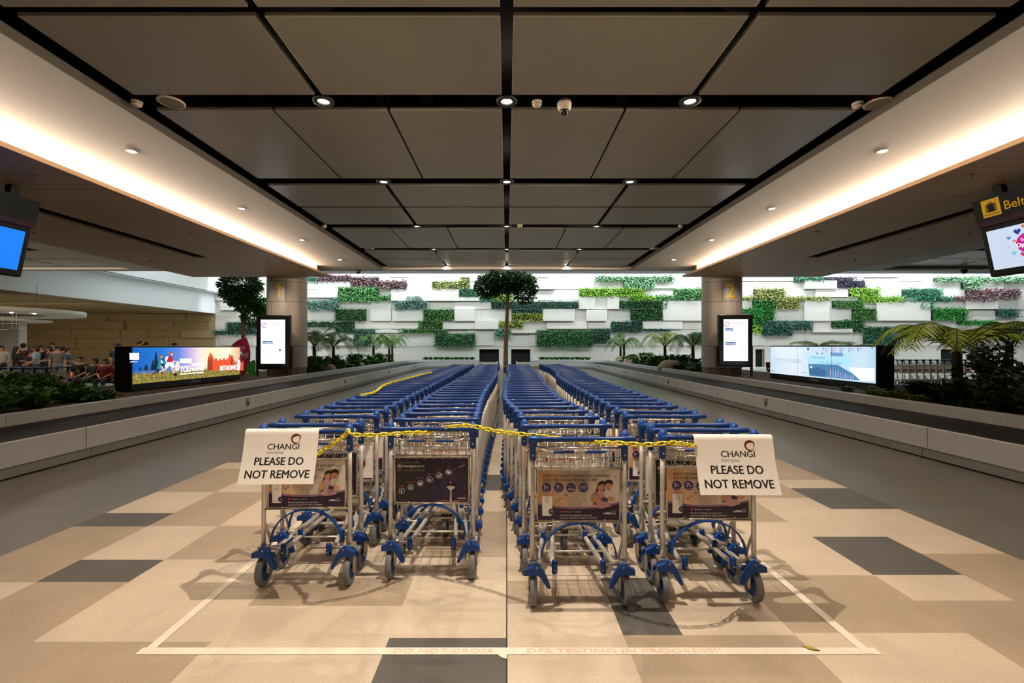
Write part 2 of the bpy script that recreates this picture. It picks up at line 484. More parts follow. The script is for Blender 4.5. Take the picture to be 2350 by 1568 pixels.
lens_b = MB(); lens_b.lathe([(.062,.012),(.03,.006),(.0005,.004)], n=24)
ME_ring = ring_b.mesh('ring', M_ring); ME_lens = lens_b.mesh('lens', M_lens)
for r, y in enumerate(LROWS):
    for x, nm in ((-2.13,'on the pillar 1 side'),(0,'above the centre aisle'),(2.13,'on the pillar 2 side')):
        o = thing('ceiling_downlight', 'round black-rimmed downlight in the %s cross slot of the ceiling, %s' % (ORD[r], nm), 'ceiling light', (x,y,ZP-.0), group='downlights at the ceiling slot crossings')
        link_mesh('ring', ME_ring, o); link_mesh('lens', ME_lens, o)
        spot('downlight_beam', (x,y,ZP-.03), (0,0,-1), (72, 72, 65, 50, 45)[r], 125, 0.8, WARM, .03)
for y in (2.45, -0.1):
    for x in (-2.13, 0, 2.13):
        spot('downlight_beam', (x,y,ZP-.03), (0,0,-1), (315 if x == 0 else 78) if y > 0 else 12, 125, 0.8, WARM, .022)
# recessed downlights in the white rims
rim_b = MB(); rim_b.lathe([(.045,.03),(.045,-.002),(.07,-.006),(.072,.0)], n=20)
ME_rim = rim_b.mesh('rim', M_white); lb = MB(); lb.lathe([(.046,-.003),(.0005,-.0045)], n=20); ME_lens2 = lb.mesh('lens', M_lens)
for sx, nm in ((-1,'pillar 1'),(1,'pillar 2')):
    for i in range(4):
        y = 6.4+i*2.66
        o = thing('recessed_downlight', 'white recessed downlight in the bright ceiling rim, %s side, %s along' % (nm, ORD[i]), 'ceiling light', (sx*5.27, y, ZW-.002), group='recessed lights in the ceiling rims')
        link_mesh('rim', ME_rim, o); link_mesh('lens', ME_lens2, o)
        spot('rim_beam', (sx*5.27,y,ZW-.02), (0,0,-1), 26, 80, 0.5, WARM)
# slot lamps of the timber soffits
for sx in (-1, 1):
    for y in (9.0, 11.0, 5.5, 2.5):
        spot('slot_beam', (sx*8.68,y,ZS+.03), (0,0,-1), 22, 75, 0.6, WARM)
    spot('pillar_beam', (sx*8.2,14.9,ZS-.03), (0,0.75,-1), 90, 90, 1.0, WARM)
# detectors, speakers, cameras, sprinklers
def detector(px, py, where):
    x, y = G(px, py, ZP)
    b = MB(); b.lathe([(.0005,-.055),(.035,-.052),(.05,-.04),(.058,-.012),(.06,.01),(.0005,.01)], n=20)
    o = thing('smoke_detector', 'white smoke detector %s' % where, 'smoke detector', (x,y,ZP))
    b.build('housing', mat('detector_white','#d5c8b2',0.5), o)
    s = MB(); s.lathe([(.0535,-.03),(.0562,-.026),(.0545,-.022)], n=20); s.build('air_slit', M_seam, o)
    t = MB(); t.box(-.012,.012,-.012,.012,.01,.56); t.build('stem', M_ring, o)
detector(314,234,'at the first slot corner by the rim, pillar 1 side')
detector(1232,235,'next to the dome camera')
detector(1968,238,'at the first slot corner by the rim, pillar 2 side')
detector(744,518,'third from the front, by the pillar 1 rim')
detector(1193,517,'third from the front, near the centre')
detector(1562,518,'third from the front, by the pillar 2 rim')
def speaker(px, py, where):
    x, y = G(px, py, ZP)
    o = thing('ceiling_speaker', 'round cream ceiling speaker %s' % where, 'speaker', (x,y,ZP))
    b = MB(); b.lathe([(.118,-.012),(.126,-.016),(.142,-.01),(.142,.004),(.118,.004)], n=28); b.build('rim', mat('detector_white','#d5c8b2',0.5), o)
    b = MB(); b.lathe([(.12,-.008),(.0005,-.010)], n=28); b.build('grille', mat('speaker_grille','#a39a82',0.6,var=0.08,scale=300), o)
    b = MB(); b.lathe([(.1,.0),(.1,.28),(.0005,.28)], n=20); b.build('can', mat('speaker_can','#7a2a20',0.5), o)
speaker(393,234,'in the first cross slot, pillar 1 side')
speaker(2015,237,'in the first cross slot, pillar 2 side')
speaker(848,571,'far down the hall in the fourth cross slot, pillar 1 side')
speaker(1502,571,'far down the hall in the fourth cross slot, pillar 2 side')
x, y = G(1295, 240, ZP)
o = thing('dome_camera', 'white security dome camera hanging from the first cross slot', 'security camera', (x,y,ZP))
b = MB(); b.lathe([(.0005,.06),(.05,.058),(.078,.035),(.086,.0),(.082,-.03),(.07,-.06),(.055,-.075)], n=24); b.build('housing', mat('camera_white','#cfc3b0',0.4), o)
b = MB(); b.ell((0,0,-.075),(.05,.05,.052),18,12); b.build('dome', mat('camera_dome',(0.01,0.01,0.012),0.08,spec=0.8), o)
b = MB(); b.tube([(0,0,.05),(0,0,.5)], .015); b.build('stem', M_ring, o)
for px, py, wh in ((1129,610,'at the far edge of the ceiling beside the centre slot'),(825,621,'under the far ceiling rim on the pillar 1 side'),(2208,614,'far off over the next hall beside the hanging screen')):
    x, y = G(px, py, ZP if py < 615 else ZW)
    y = 16.28
    o = thing('dome_camera', 'small black dome camera %s' % wh, 'security camera', (x,y,ZW))
    b = MB(); b.lathe([(.0005,0),(.1,0),(.1,-.05),(.085,-.06)], n=18); b.build('housing', M_ring, o)
    b = MB(); b.ell((0,0,-.06),(.085,.085,.085),16,10); b.build('dome', mat('camera_dome',(0.01,0.01,0.012),0.08), o)
spr = MB(); spr.lathe([(.0005,0.0),(.04,0),(.04,-.006),(.012,-.008),(.01,-.045),(.03,-.05),(.0005,-.055)], n=10)
ME_spr = spr.mesh('fire_sprinkler', mat('sprinkler_brass','#8a7a62',0.4,metal=0.8))
for i, (px, py) in enumerate(((82,403),(78,533),(438,533),(346,598),(616,598),(2227,401),(1875,531),(2226,533),(1697,597),(1963,597))):
    x, y = G(px, py, ZS)
    o = bpy.data.objects.new('fire_sprinkler', ME_spr); COL.objects.link(o); o.location = (x,y,ZS)
    tag(o, 'tiny fire sprinkler under the timber soffit on the %s side, %s from the front' % ('pillar 1' if px < 1163 else 'pillar 2', ORD[i % 5]), 'sprinkler', 'sprinklers in the timber soffits')
# ------------------------------------------------------------------ luggage trolleys
M_tubem = mat('brushed_aluminium', '#cdc8be', 0.38, metal=0.5, var=0.05, scale=30)
M_chrome = mat('chrome_wire', '#c9c2b6', 0.22, metal=1.0)
M_blue = mat('trolley_blue', (0.001,0.050,0.245), 0.42, spec=0.35)
M_bluet = mat('trolley_blue_rubber', (0.0005,0.034,0.18), 0.34, spec=0.4)
M_tyre = mat('tyre_grey', '#77787a', 0.6, var=0.08, scale=20)
M_zinc = mat('zinc_bracket', '#b9ad96', 0.4, metal=0.7)

def arcpts(fn, a0, a1, n): return [fn(math.radians(a0+(a1-a0)*k/n)) for k in range(n+1)]
def make_wheel(r=0.102, w=0.040):
    b = MB()
    b.lathe([(r*.66,-w*.42),(r*.80,-w*.5),(r*.93,-w*.46),(r*.985,-w*.3),(r*.985,-w*.17),(r*.97,-w*.15),(r*.985,-w*.13),(r,-w*.02),(r,w*.02),(r*.985,w*.13),(r*.97,w*.15),(r*.985,w*.17),(r*.985,w*.3),(r*.93,w*.46),(r*.80,w*.5),(r*.66,w*.42)], axis='x', n=26)
    h = MB()
    h.lathe([(.0005,-w*.36),(r*.2,-w*.40),(r*.24,-w*.25),(r*.55,-w*.25),(r*.6,-w*.42),(r*.67,-w*.42),(r*.67,w*.42),(r*.6,w*.42),(r*.55,w*.25),(r*.24,w*.25),(r*.2,w*.40),(.0005,w*.36)], axis='x', n=20)
    return b.mesh('wheel', M_tyre), h.mesh('hub', M_blue)
ME_wheel, ME_hub = make_wheel()

UX = 0.285
def upright_mesh(s):
    b = MB(); b.tube([(s*(UX+.004),0,.255),(s*(UX+.002),0,.45),(s*UX,0,.7),(s*UX,0,.93)], .0145, 10)
    b.tube([(s*(UX-.03),.035,.27),(s*(UX-.012),.02,.36),(s*UX,.003,.43)], .009, 6)
    return b.mesh('upright', M_tubem)
def grip_mesh(s):
    b = MB()
    b.tube([(s*UX,0,.895),(s*UX,0,.90),(s*UX,0,.975),(s*UX,-.002,.99)], [.017,.0205,.0205,.024], 12)
    b.ell((s*UX,-.008,1.028),(.032,.036,.056), 14, 10)
    b.tube([(s*UX,-.02,1.028),(s*(UX+.002),-.05,1.034),(s*(UX+.004),-.085,1.042),(s*(UX+.006),-.12,1.05),(s*(UX+.006),-.152,1.053)], [.024,.0175,.0155,.018,.012], 12)
    b.ell((s*(UX),-.0205,.93),(.007,.004,.007),8,6,1)
    b.ell((s*(UX-.024),-.04,1.03),(.006,.006,.006),8,6,1)
    return b.mesh('grip', [M_blue, M_chrome])
def bar_mesh():
    b = MB(); x = .318; y, z = -.14, 1.053
    b.tube([(-x,y,z),(-x+.004,y,z),(-x+.014,y,z),(-.236,y,z),(-.230,y,z),(.230,y,z),(.236,y,z),(x-.014,y,z),(x-.004,y,z),(x,y,z)],
           [.006,.014,.0185,.0185,.0150,.0150,.0185,.0185,.014,.006], 12)
    return b.mesh('handle_bar', M_bluet)
def basket_mesh():
    b = MB(); r = .0032; X = .255
    for z, y1 in ((.975,.19),(.915,.16),(.852,.12)):
        b.tube([(-X,-.02,z),(-X,y1,z),(X,y1,z),(X,-.02,z)], r if z < .97 else .0048, 6, closed=True)
    b.tube([(-UX,0,.985),(-X,-.015,.978)], .004, 6); b.tube([(UX,0,.985),(X,-.015,.978)], .004, 6)
    b.tube([(-UX,.0,.905),(-X,-.01,.915)], .004, 6); b.tube([(UX,.0,.905),(X,-.01,.915)], .004, 6)
    n = 9
    for i in range(n):
        x = -X+.02+(2*X-.04)*i/(n-1)
        b.tube([(x,.19,.985),(x,.17,.93),(x,.12,.852),(x,.02,.846),(x+.004,-.02,.852),(x+.022,-.03,.885),(x+.026,-.026,.915)], .0024, 5)
        b.tube([(x,-.02,.93),(x,-.02,.852),(x+.02,-.03,.826)], .0022, 5)
    for s in (-1,1):
        for y in (.04,.09): b.tube([(s*X,y,.975),(s*X,y*.85,.852)], .0024, 5)
    b.tube([(-UX,-.004,.99),(-.20,-.035,.957),(-.15,-.04,.955),(.15,-.04,.955),(.20,-.035,.957),(UX,-.004,.99)], .0045, 8)
    b.tube([(-.03,-.03,.852),(-.03,-.036,.90),(.03,-.036,.90),(.03,-.03,.852)], .003, 6)
    return b.mesh('basket', M_chrome)
def sleeve_mesh(s):
    b = MB()
    if True:
        pts = []; rs = []
        for k in range(19):
            pts.append((s*(.035+.125*k/18),-.04,.955)); rs.append(.0105 if k % 2 == 0 else .0075)
        b.tube(pts, rs, 8)
    return b.mesh('rail_sleeve', M_bluet)
def arch_mesh():
    b = MB()
    pts = arcpts(lambda a: (.232*math.cos(a), -.012, .295+.212*math.sin(a)), 0, 180, 20)
    vs = []
    for i, p in enumerate(pts):
        a = math.pi*i/20; n = Vector((math.cos(a),0,math.sin(a)))
        for dy, dr in ((-.014,-.004),(.014,-.004),(.014,.004),(-.014,.004)): vs.append(Vector(p)+n*dr+Vector((0,dy,0)))
    fs = []
    for i in range(20):
        for k in range(4): fs.append((i*4+k,(i+1)*4+k,(i+1)*4+(k+1)%4,i*4+(k+1)%4))
    b.add(vs, fs)
    return b.mesh('bumper_arch', M_blue)
def brake_mesh(s):
    """cover over the wheel with the lever that reaches inward; s=+1 is the wheel on +x"""
    b = MB()
    P = [(.05,.240),(.05,.208),(-.022,.210),(-.046,.195),(-.070,.155),(-.088,.130),(-.106,.128),(-.102,.150),(-.082,.195),(-.060,.240),(-.034,.268),(-.012,.276),(.006,.258)]
    b.prism([(s*(UX+x),-.066,z) for x, z in P], (0,.032,0))
    vs = []; n = 12                                      # fender hugging the tyre
    for k in range(n+1):
        a = math.radians(22+80*k/n)
        for r in (.110,.117):
            for x in (-.031,.031): vs.append((s*UX+x, r*math.cos(a), .097+r*math.sin(a)))
    fs = []
    for k in range(n):
        i = 4*k; fs += [(i+2,i+3,i+7,i+6),(i,i+4,i+5,i+1),(i,i+2,i+6,i+4),(i+1,i+5,i+7,i+3)]
    fs += [(0,1,3,2),(4*n,4*n+2,4*n+3,4*n+1)]
    b.add(vs, fs)
    b.lathe([(.036,.208),(.034,.23),(.027,.25),(.020,.268),(.0005,.272)], (s*UX,0,0), n=12)
    b.box(s*UX-.036, s*UX+.036, -.050, .02, .208, .228)
    b.ell((s*(UX-.022),-.068,.258),(.007,.005,.007),8,6,1)
    return b.mesh('brake_cover', [M_blue, M_chrome])
def bracket_mesh(s):
    b = MB()
    for d in (-.027,.027):
        b.prism([(s*UX+d-.0025,-.018,.205),(s*UX+d-.0025,.03,.205),(s*UX+d-.0025,.022,.085),(s*UX+d-.0025,0,.072),(s*UX+d-.0025,-.02,.09)], (.005,0,0))
    b.tube([(s*UX-.034,0,.097),(s*UX+.034,0,.097)], .008, 8)
    b.box(s*UX-.03,s*UX+.03,-.03,.04,.252,.268)
    return b.mesh('wheel_bracket', M_zinc)
def chassis_mesh():
    b = MB()
    for s in (-1,1):
        b.tube([(s*.262,.02,.235),(s*.235,.1,.215),(s*.19,.45,.225),(s*.135,.72,.24)], .0155, 9)
        b.tube([(s*.16,.02,.235),(s*.155,.1,.225),(s*.115,.45,.235),(s*.07,.70,.25)], .0155, 9)
        b.tube([(s*.28,.02,.235),(s*.145,.02,.235)], .0085, 7)
    b.tube([(-.22,.25,.215),(.22,.25,.215)], .008, 6); b.tube([(-.17,.50,.222),(.17,.50,.222)], .008, 6)
    b.tube([(-.135,.72,.24),(-.12,.80,.25),(-.06,.83,.255),(.06,.83,.255),(.12,.80,.25),(.135,.72,.24)], .0145, 9)
    b.tube([(-.12,.79,.25),(-.12,.80,.42),(0,.80,.46),(.12,.80,.42),(.12,.79,.25)], .010, 7)
    return b.mesh('chassis', M_tubem)
def fork_mesh():
    b = MB()
    b.box(-.075,.075,.60,.78,.228,.240); b.tube([(0,.66,.235),(0,.66,.195)], .02, 10)
    for d in (-.027,.022): b.prism([(d,.63,.20),(d,.72,.20),(d,.735,.09),(d,.71,.08)], (.005,0,0))
    return b.mesh('caster_fork', M_zinc)
def buffer_mesh(s):
    b = MB(); b.tube([(s*.15,-.012,.198),(s*.15,-.014,.203),(s*.15,-.014,.272),(s*.15,-.012,.281)], [.010,.018,.018,.011], 10)
    b.ell((s*.15,-.033,.225),(.005,.003,.005),6,5,1)
    return b.mesh('rubber_buffer', [M_bluet, M_chrome])
def rail_mesh():
    b = MB()
    for z in (.512,.846): b.tube([(-UX,-.006,z),(UX,-.006,z)], .0065, 7)
    for s in (-1,1):
        b.tube([(s*.263,-.003,.512),(s*.263,-.003,.846)], .004, 6)
        b.ell((s*.16,-.016,.528),(.007,.006,.007),8,6)
    return b.mesh('panel_rail', M_chrome)
PART = {}
for s, k in ((-1,'m'),(1,'p')):
    PART['upright'+k] = upright_mesh(s); PART['grip'+k] = grip_mesh(s); PART['brake'+k] = brake_mesh(s)
    PART['bracket'+k] = bracket_mesh(s); PART['sleeve'+k] = sleeve_mesh(s); PART['buffer'+k] = buffer_mesh(s)
ME_bar, ME_basket, ME_arch, ME_chassis, ME_fork, ME_rail = bar_mesh(), basket_mesh(), arch_mesh(), chassis_mesh(), fork_mesh(), rail_mesh()

# advertising panels: three prints
def art_bg(name, stops, spots=None, rough=0.4):
    m = bpy.data.materials.new(name); m.use_nodes = True
    nt = m.node_tree; b = nt.nodes['Principled BSDF']; b.inputs['Roughness'].default_value = rough
    tc = nt.nodes.new('ShaderNodeTexCoord'); sp = nt.nodes.new('ShaderNodeSeparateXYZ')
    nt.links.new(tc.outputs['Object'], sp.inputs[0])
    nz = nt.nodes.new('ShaderNodeTexNoise'); nz.inputs['Scale'].default_value = 9; nz.inputs['Detail'].default_value = 3
    nt.links.new(tc.outputs['Object'], nz.inputs['Vector'])
    ma = nt.nodes.new('ShaderNodeMapRange'); ma.inputs['From Min'].default_value = -.26; ma.inputs['From Max'].default_value = .26
    nt.links.new(sp.outputs['X'], ma.inputs['Value'])
    ad = nt.nodes.new('ShaderNodeMath'); ad.operation = 'MULTIPLY_ADD'; ad.inputs[1].default_value = 0.55; ad.inputs[2].default_value = -0.27
    nt.links.new(nz.outputs['Fac'], ad.inputs[0])
    a2 = nt.nodes.new('ShaderNodeMath'); a2.operation = 'ADD'; nt.links.new(ma.outputs[0], a2.inputs[0]); nt.links.new(ad.outputs[0], a2.inputs[1])
    r = nt.nodes.new('ShaderNodeValToRGB')
    while len(r.color_ramp.elements) < len(stops): r.color_ramp.elements.new(0.5)
    for e, (p, c) in zip(r.color_ramp.elements, stops): e.position = p; e.color = (*lin(c), 1)
    nt.links.new(a2.outputs[0], r.inputs['Fac']); nt.links.new(r.outputs['Color'], b.inputs['Base Color'])
    return m
A_warm = art_bg('print_autumn', [(0,'#dba06c'),(.3,'#e3bf9a'),(.5,'#bdae9f'),(.62,'#dccfc0'),(1,'#e6ddd2')])
A_night = art_bg('print_night', [(0,'#171310'),(.45,'#1d1530'),(.75,'#33203f'),(1,'#241a2a')])
A_cream = mat('print_cream', '#dccfc0', 0.4); A_purple = mat('print_purple', '#2c1736', 0.4); A_violet = mat('print_violet', '#463063', 0.4)
A_lilac = mat('print_lilac', '#8b6f94', 0.4); A_white = mat('print_white', '#e9e4dd', 0.4); A_ink = mat('print_ink', '#2b1b2e', 0.5)
A_red = mat('print_red', '#b3202c', 0.4); A_grey = mat('print_grey', '#8d8680', 0.5); A_orange = mat('print_orange', '#b5602c', 0.5)
A_skin = mat('print_skin', '#d8a27e', 0.5); A_hair = mat('print_hair', '#1d1512', 0.5); A_pink = mat('print_pink', '#cf9aa6', 0.5); A_plate = mat('panel_white', '#cfc7ba', 0.45)
A_tower = mat('print_tower', '#b9b2ab', 0.5); A_gold = mat('print_gold', '#c79a62', 0.5); A_brown = mat('print_brown', '#7a5236', 0.5)

PW, PH, PZ = .505, .305, .523        # printed panel
def panel_map(u, v, h): return (u-PW/2, -.0035-h, PZ+v)
def plate_mesh():
    b = MB(); b.box(-PW/2-.006, PW/2+.006, -.0035, .0005, PZ-.006, PZ+PH+.008)
    return b.mesh('advert_panel', A_plate)
ME_plate = plate_mesh()
def print_a():
    a = Art(panel_map); a.rect(0,0,PW,PH,A_warm)
    for u, v, r, m in ((.09,.15,.035,A_gold),(.14,.17,.03,A_gold),(.25,.16,.02,A_grey),(.30,.2,.035,A_cream),(.04,.2,.03,A_orange),(.45,.22,.04,A_cream)):
        pass
    # curved purple foot
    n = 16; up = lambda u: .066+.034*((u/PW-.52)/.52)**2+.012*(u/PW-.4)
    a.poly([(0,0),(PW,0)]+[(PW*(1-k/n), up(PW*(1-k/n))+.012) for k in range(n+1)], A_lilac)
    a.poly([(0,0),(PW,0)]+[(PW*(1-k/n), up(PW*(1-k/n))) for k in range(n+1)], A_purple)
    # mother and child
    a.poly([(.395,.245),(.372,.225),(.362,.19),(.350,.155),(.36,.14),(.40,.14),(.415,.18),(.418,.235)], A_hair)
    a.poly([(.35,.105),(.355,.165),(.375,.185),(.41,.175),(.43,.13),(.455,.115),(.45,.085),(.40,.072),(.35,.078)], A_pink)
    a.poly([(.41,.18),(.44,.19),(.465,.17),(.475,.12),(.455,.105),(.42,.12)], A_white)
    a.disc(.392,.203,.021,A_skin,ry=.027); a.disc(.439,.212,.021,A_skin,ry=.025)
    a.poly([(.414,.214),(.416,.243),(.44,.252),(.464,.243),(.467,.212),(.458,.225),(.436,.230),(.42,.225)], A_hair)
    a.poly([(.368,.213),(.38,.238),(.40,.245),(.417,.236),(.405,.228),(.385,.218)], A_hair)
    for e in (.385,.399,.432,.446): a.disc(e, .207 if e < .41 else .214, .0022, A_hair, n=8)
    a.ring(.392,.196,.008,.003,A_red,a0=200,a1=340,n=8); a.ring(.439,.204,.008,.003,A_red,a0=200,a1=340,n=8)
    a.poly([(.43,.12),(.47,.115),(.478,.14),(.44,.148)], A_skin); a.poly([(.395,.122),(.43,.115),(.435,.135),(.40,.142)], A_violet)
    for u, v, r in ((.352,.15,.016),(.345,.125,.014),(.365,.14,.012)): a.disc(u,v,r,A_gold,n=12)
    a.disc(.352,.098,.011,A_brown,n=12); a.disc(.354,.093,.006,A_white,n=10)
    # phone
    a.rrect(.026,.03,.088,.155,.006,A_white)
    for v in (.145,.128,.118): a.rect(.045,v,.07,v+.003,A_grey)
    a.disc(.083,.056,.018,A_violet); a.rect(.074,.055,.092,.057,A_white)
    # roundels
    for i, u in enumerate((.052,.128,.204,.280)):
        a.disc(u,.205,.0335,A_white); a.disc(u,.205,.031,A_violet)
    a.text('3',.034,.198,.032,A_white,bold=.02); a.text('%',.052,.2,.022,A_white); a.text('7',.112,.198,.032,A_white,bold=.02); a.text('%',.128,.21,.012,A_white); a.text('GST',.128,.199,.011,A_white)
    a.text('REBATES',.052,.184,.007,A_white,align='CENTER'); a.text('SAVINGS',.128,.184,.007,A_white,align='CENTER')
    a.text('POINTS TO',.204,.212,.007,A_white,align='CENTER'); a.text('MILES',.204,.190,.016,A_white,bold=.02,align='CENTER')
    a.text('25,000',.280,.207,.017,A_white,align='CENTER'); a.text('BONUS POINTS',.280,.195,.0065,A_white,bold=.01,align='CENTER')
    a.text('ENJOY EXCLUSIVE SAVINGS AND REWARDS',.028,.272,.0225,A_ink,bold=.02,shear=.15,width=.415)
    a.text('WITH THE CHANGI REWARDS CARD',.028,.247,.0225,A_ink,bold=.02,shear=.15,width=.34)
    a.text('Download the iChangi App to sign up and',.135,.032,.0135,A_white,shear=.15,width=.195)
    a.text('access your Changi Rewards digital card instantly!',.135,.016,.0135,A_white,shear=.15,width=.225)
    a.rrect(.136,.05,.152,.068,.003,A_red); a.disc(.168,.058,.004,A_white,n=10); a.text('App Store',.175,.055,.009,A_white); a.text('Google Play',.222,.055,.009,A_white)
    a.text('REWARDS',.402,.042,.017,A_white,width=.075); a.text('CHANGI',.452,.06,.007,A_white)
    for s in (-1,1): a.poly([(.432,.048),(.432+s*.012,.06),(.432+s*.012,.047),(.432+s*.004,.043)], A_white)
    for u, v in ((.12,.125),(.17,.16),(.475,.275),(.135,.14)):
        for s in (-1,1): a.poly([(u,v),(u+s*.007,v+.008),(u+s*.008,v-.002)], A_violet)
    return a.mesh('print')
def print_b():
    a = Art(panel_map); a.rect(0,0,PW,PH,A_night)
    a.text('Connect with',.012,.268,.028,A_grey,width=.158); a.text('@changiairport',.012,.242,.027,A_white,bold=.012,width=.19); a.text('on social media',.014,.213,.028,A_grey,width=.185)
    cs = [(.045,.078),(.108,.104),(.174,.132),(.239,.158),(.305,.186),(.37,.211)]
    a.line(cs[0][0],cs[0][1],.48,.258,.0012,A_lilac); a.line(.435,.238,.482,.259,.004,A_white)
    for i, (u, v) in enumerate(cs):
        a.disc(u,v,.0205,A_ink); a.ring(u,v,.0195,.0022,A_white)
        a.text(['FOLLOW US','@CHANGIAIRPORT','TWEET TO US','CONNECT ON','WEIBO PAGE','SCAN US'][i],u,v+.036,.0075,A_orange,align='CENTER')
        a.text(['ON PAGE','ON PHOTO','WITH US','WITH US','CHANGI','TO CHAT'][i],u,v+.027,.0075,A_orange,align='CENTER')
    u, v = cs[0]; a.text('f',u,v-.011,.034,A_white,bold=.02,align='CENTER')
    u, v = cs[1]; a.rrect(u-.011,v-.011,u+.011,v+.011,.004,A_white); a.rrect(u-.009,v-.009,u+.009,v+.009,.003,A_ink); a.ring(u,v,.005,.002,A_white,n=16); a.disc(u+.006,v+.006,.0013,A_white,n=8)
    u, v = cs[2]; a.poly([(u-.013,v-.008),(u-.004,v-.005),(u-.012,v+.002),(u-.011,v+.011),(u+.001,v+.003),(u+.004,v+.010),(u+.009,v+.010),(u+.014,v+.008),(u+.011,v+.003),(u+.009,v-.006),(u+.001,v-.012),(u-.008,v-.011)], A_white)
    u, v = cs[3]; a.text('in',u,v-.008,.027,A_white,bold=.02,align='CENTER')
    u, v = cs[4]; a.disc(u-.002,v-.003,.012,A_white,ry=.009); a.disc(u-.002,v-.004,.006,A_ink,ry=.005); a.ring(u+.004,v+.003,.010,.002,A_white,a0=0,a1=90,n=10); a.ring(u+.004,v+.003,.006,.002,A_white,a0=0,a1=90,n=10)
    u, v = cs[5]; a.disc(u-.003,v+.003,.010,A_white,ry=.008); a.disc(u+.004,v-.004,.009,A_white,ry=.007); a.disc(u-.006,v+.005,.0015,A_ink,n=8); a.disc(u,v+.005,.0015,A_ink,n=8)
    # control tower
    a.poly([(.378,0),(.394,0),(.391,.085),(.382,.085)], A_tower); a.poly([(.379,.085),(.394,.085),(.405,.098),(.414,.103),(.414,.112),(.359,.112),(.359,.103),(.368,.098)], A_tower)
    a.poly([(.366,.112),(.407,.112),(.398,.118),(.376,.118)], A_gold); a.poly([(.381,.118),(.392,.118),(.394,.138),(.379,.138)], A_ink); a.disc(.3865,.141,.005,A_tower,n=10)
    for k in range(7): a.line(.379,.004+k*.012,.393,.012+k*.012,.0012,A_violet)
    a.line(.3,.012,.37,.02,.004,A_orange); a.line(.40,.014,.50,.022,.003,A_orange); a.line(.41,.01,.48,.003,.003,A_orange)
    a.text('CHANGI',.432,.028,.0165,A_white,width=.055); a.swirl(.482,.052,.006,A_red,A_orange)
    return a.mesh('print')
def print_c():
    a = Art(panel_map); a.rect(0,0,PW,PH,A_white)
    a.text('I',.1,.252,.04,A_ink); a.heart(.13,.267,.014,A_red); a.text('to SHOP & DINE',.155,.252,.04,A_red,width=.25)
    a.text('The best of Singapore. Here at Changi.',.12,.226,.018,A_grey,width=.22); a.text('Level 2 & 3',.25,.205,.016,A_red,align='CENTER')
    for u, v, r in ((.14,.11,.07),(.26,.10,.075),(.385,.11,.065)): a.heart(u,v,r,A_red)
    for u in (.14,.26,.385): a.text('SHOP',u,.11,.022,A_white,align='CENTER',bold=.01)
    a.rect(0,0,PW,.012,A_purple)
    return a.mesh('print')
PRINT = {'A': print_a(), 'B': print_b(), 'C': print_c()}

def trolley(loc, rz, kind, label, group, detail=2):
    t = thing('luggage_trolley', label, 'luggage trolley', loc, rz, group)
    L = lambda n, me, p=t, at=(0,0,0): link_mesh(n, me, p, at)
    for k in 'mp':
        L('upright', PART['upright'+k]); L('handle_grip', PART['grip'+k])
        if detail: L('brake_cover', PART['brake'+k])
    L('handle_bar', ME_bar)
    bk = L('basket', ME_basket)
    if detail:
        for k in 'mp': L('rail_sleeve', PART['sleeve'+k], bk)
    pn = L('advert_panel', ME_plate); L('print', PRINT[kind], pn)
    L('chassis', ME_chassis)
    for at in ((-UX,0,.102),(UX,0,.102),(0,.715,.102)):
        w = L('wheel', ME_wheel, t, at)
        if detail > 1 : L('hub', ME_hub, w)
    if detail:
        L('bumper_arch', ME_arch); L('panel_rail', ME_rail); L('caster_fork', ME_fork)
    if detail > 1:
        for k in 'mp': L('wheel_bracket', PART['bracket'+k]); L('rubber_buffer', PART['buffer'+k])
    return t

random.seed(11)
def interp(tab, y):
    if y <= tab[0][0]: return tab[0][1]
    for (a, u), (b, v) in zip(tab, tab[1:]):
        if y <= b:
            s = (y-a)/(b-a); s = s*s*(3-2*s); return u+(v-u)*s
    return tab[-1][1]
ROWS = [
 ('in the outer row on the pillar 1 side', [2.925,3.17,3.56,3.85,4.13,4.40,4.67,4.96], [(2.9,-1.345),(5,-1.335),(8,-1.33),(10,-1.36),(14,-1.30)], 'ABCABCAB'),
 ('in the inner row on the pillar 1 side', [3.02,3.40,3.70,3.96,4.25,4.53,4.79,5.08], [(3,-.520),(4.9,-.555),(9,-.49),(11.5,-.545),(14,-.52)], 'BCACABCA'),
 ('in the inner row on the pillar 2 side', [2.69,3.13,3.50,3.82,4.11,4.37,4.63,4.91], [(2.7,.446),(3.3,.40),(4.9,.262),(6.5,.27),(8.7,.33),(11,.30),(14,.37)], 'ACABCACB'),
 ('in the outer row on the pillar 2 side', [2.73,2.97,3.16,3.56,3.80,4.12,4.40,4.67], [(2.8,1.268),(4,1.235),(6.8,1.21),(8.2,1.23),(9.7,1.36),(11.5,1.40),(14,1.30)], 'ABCABACB'),
]
FRONT = []
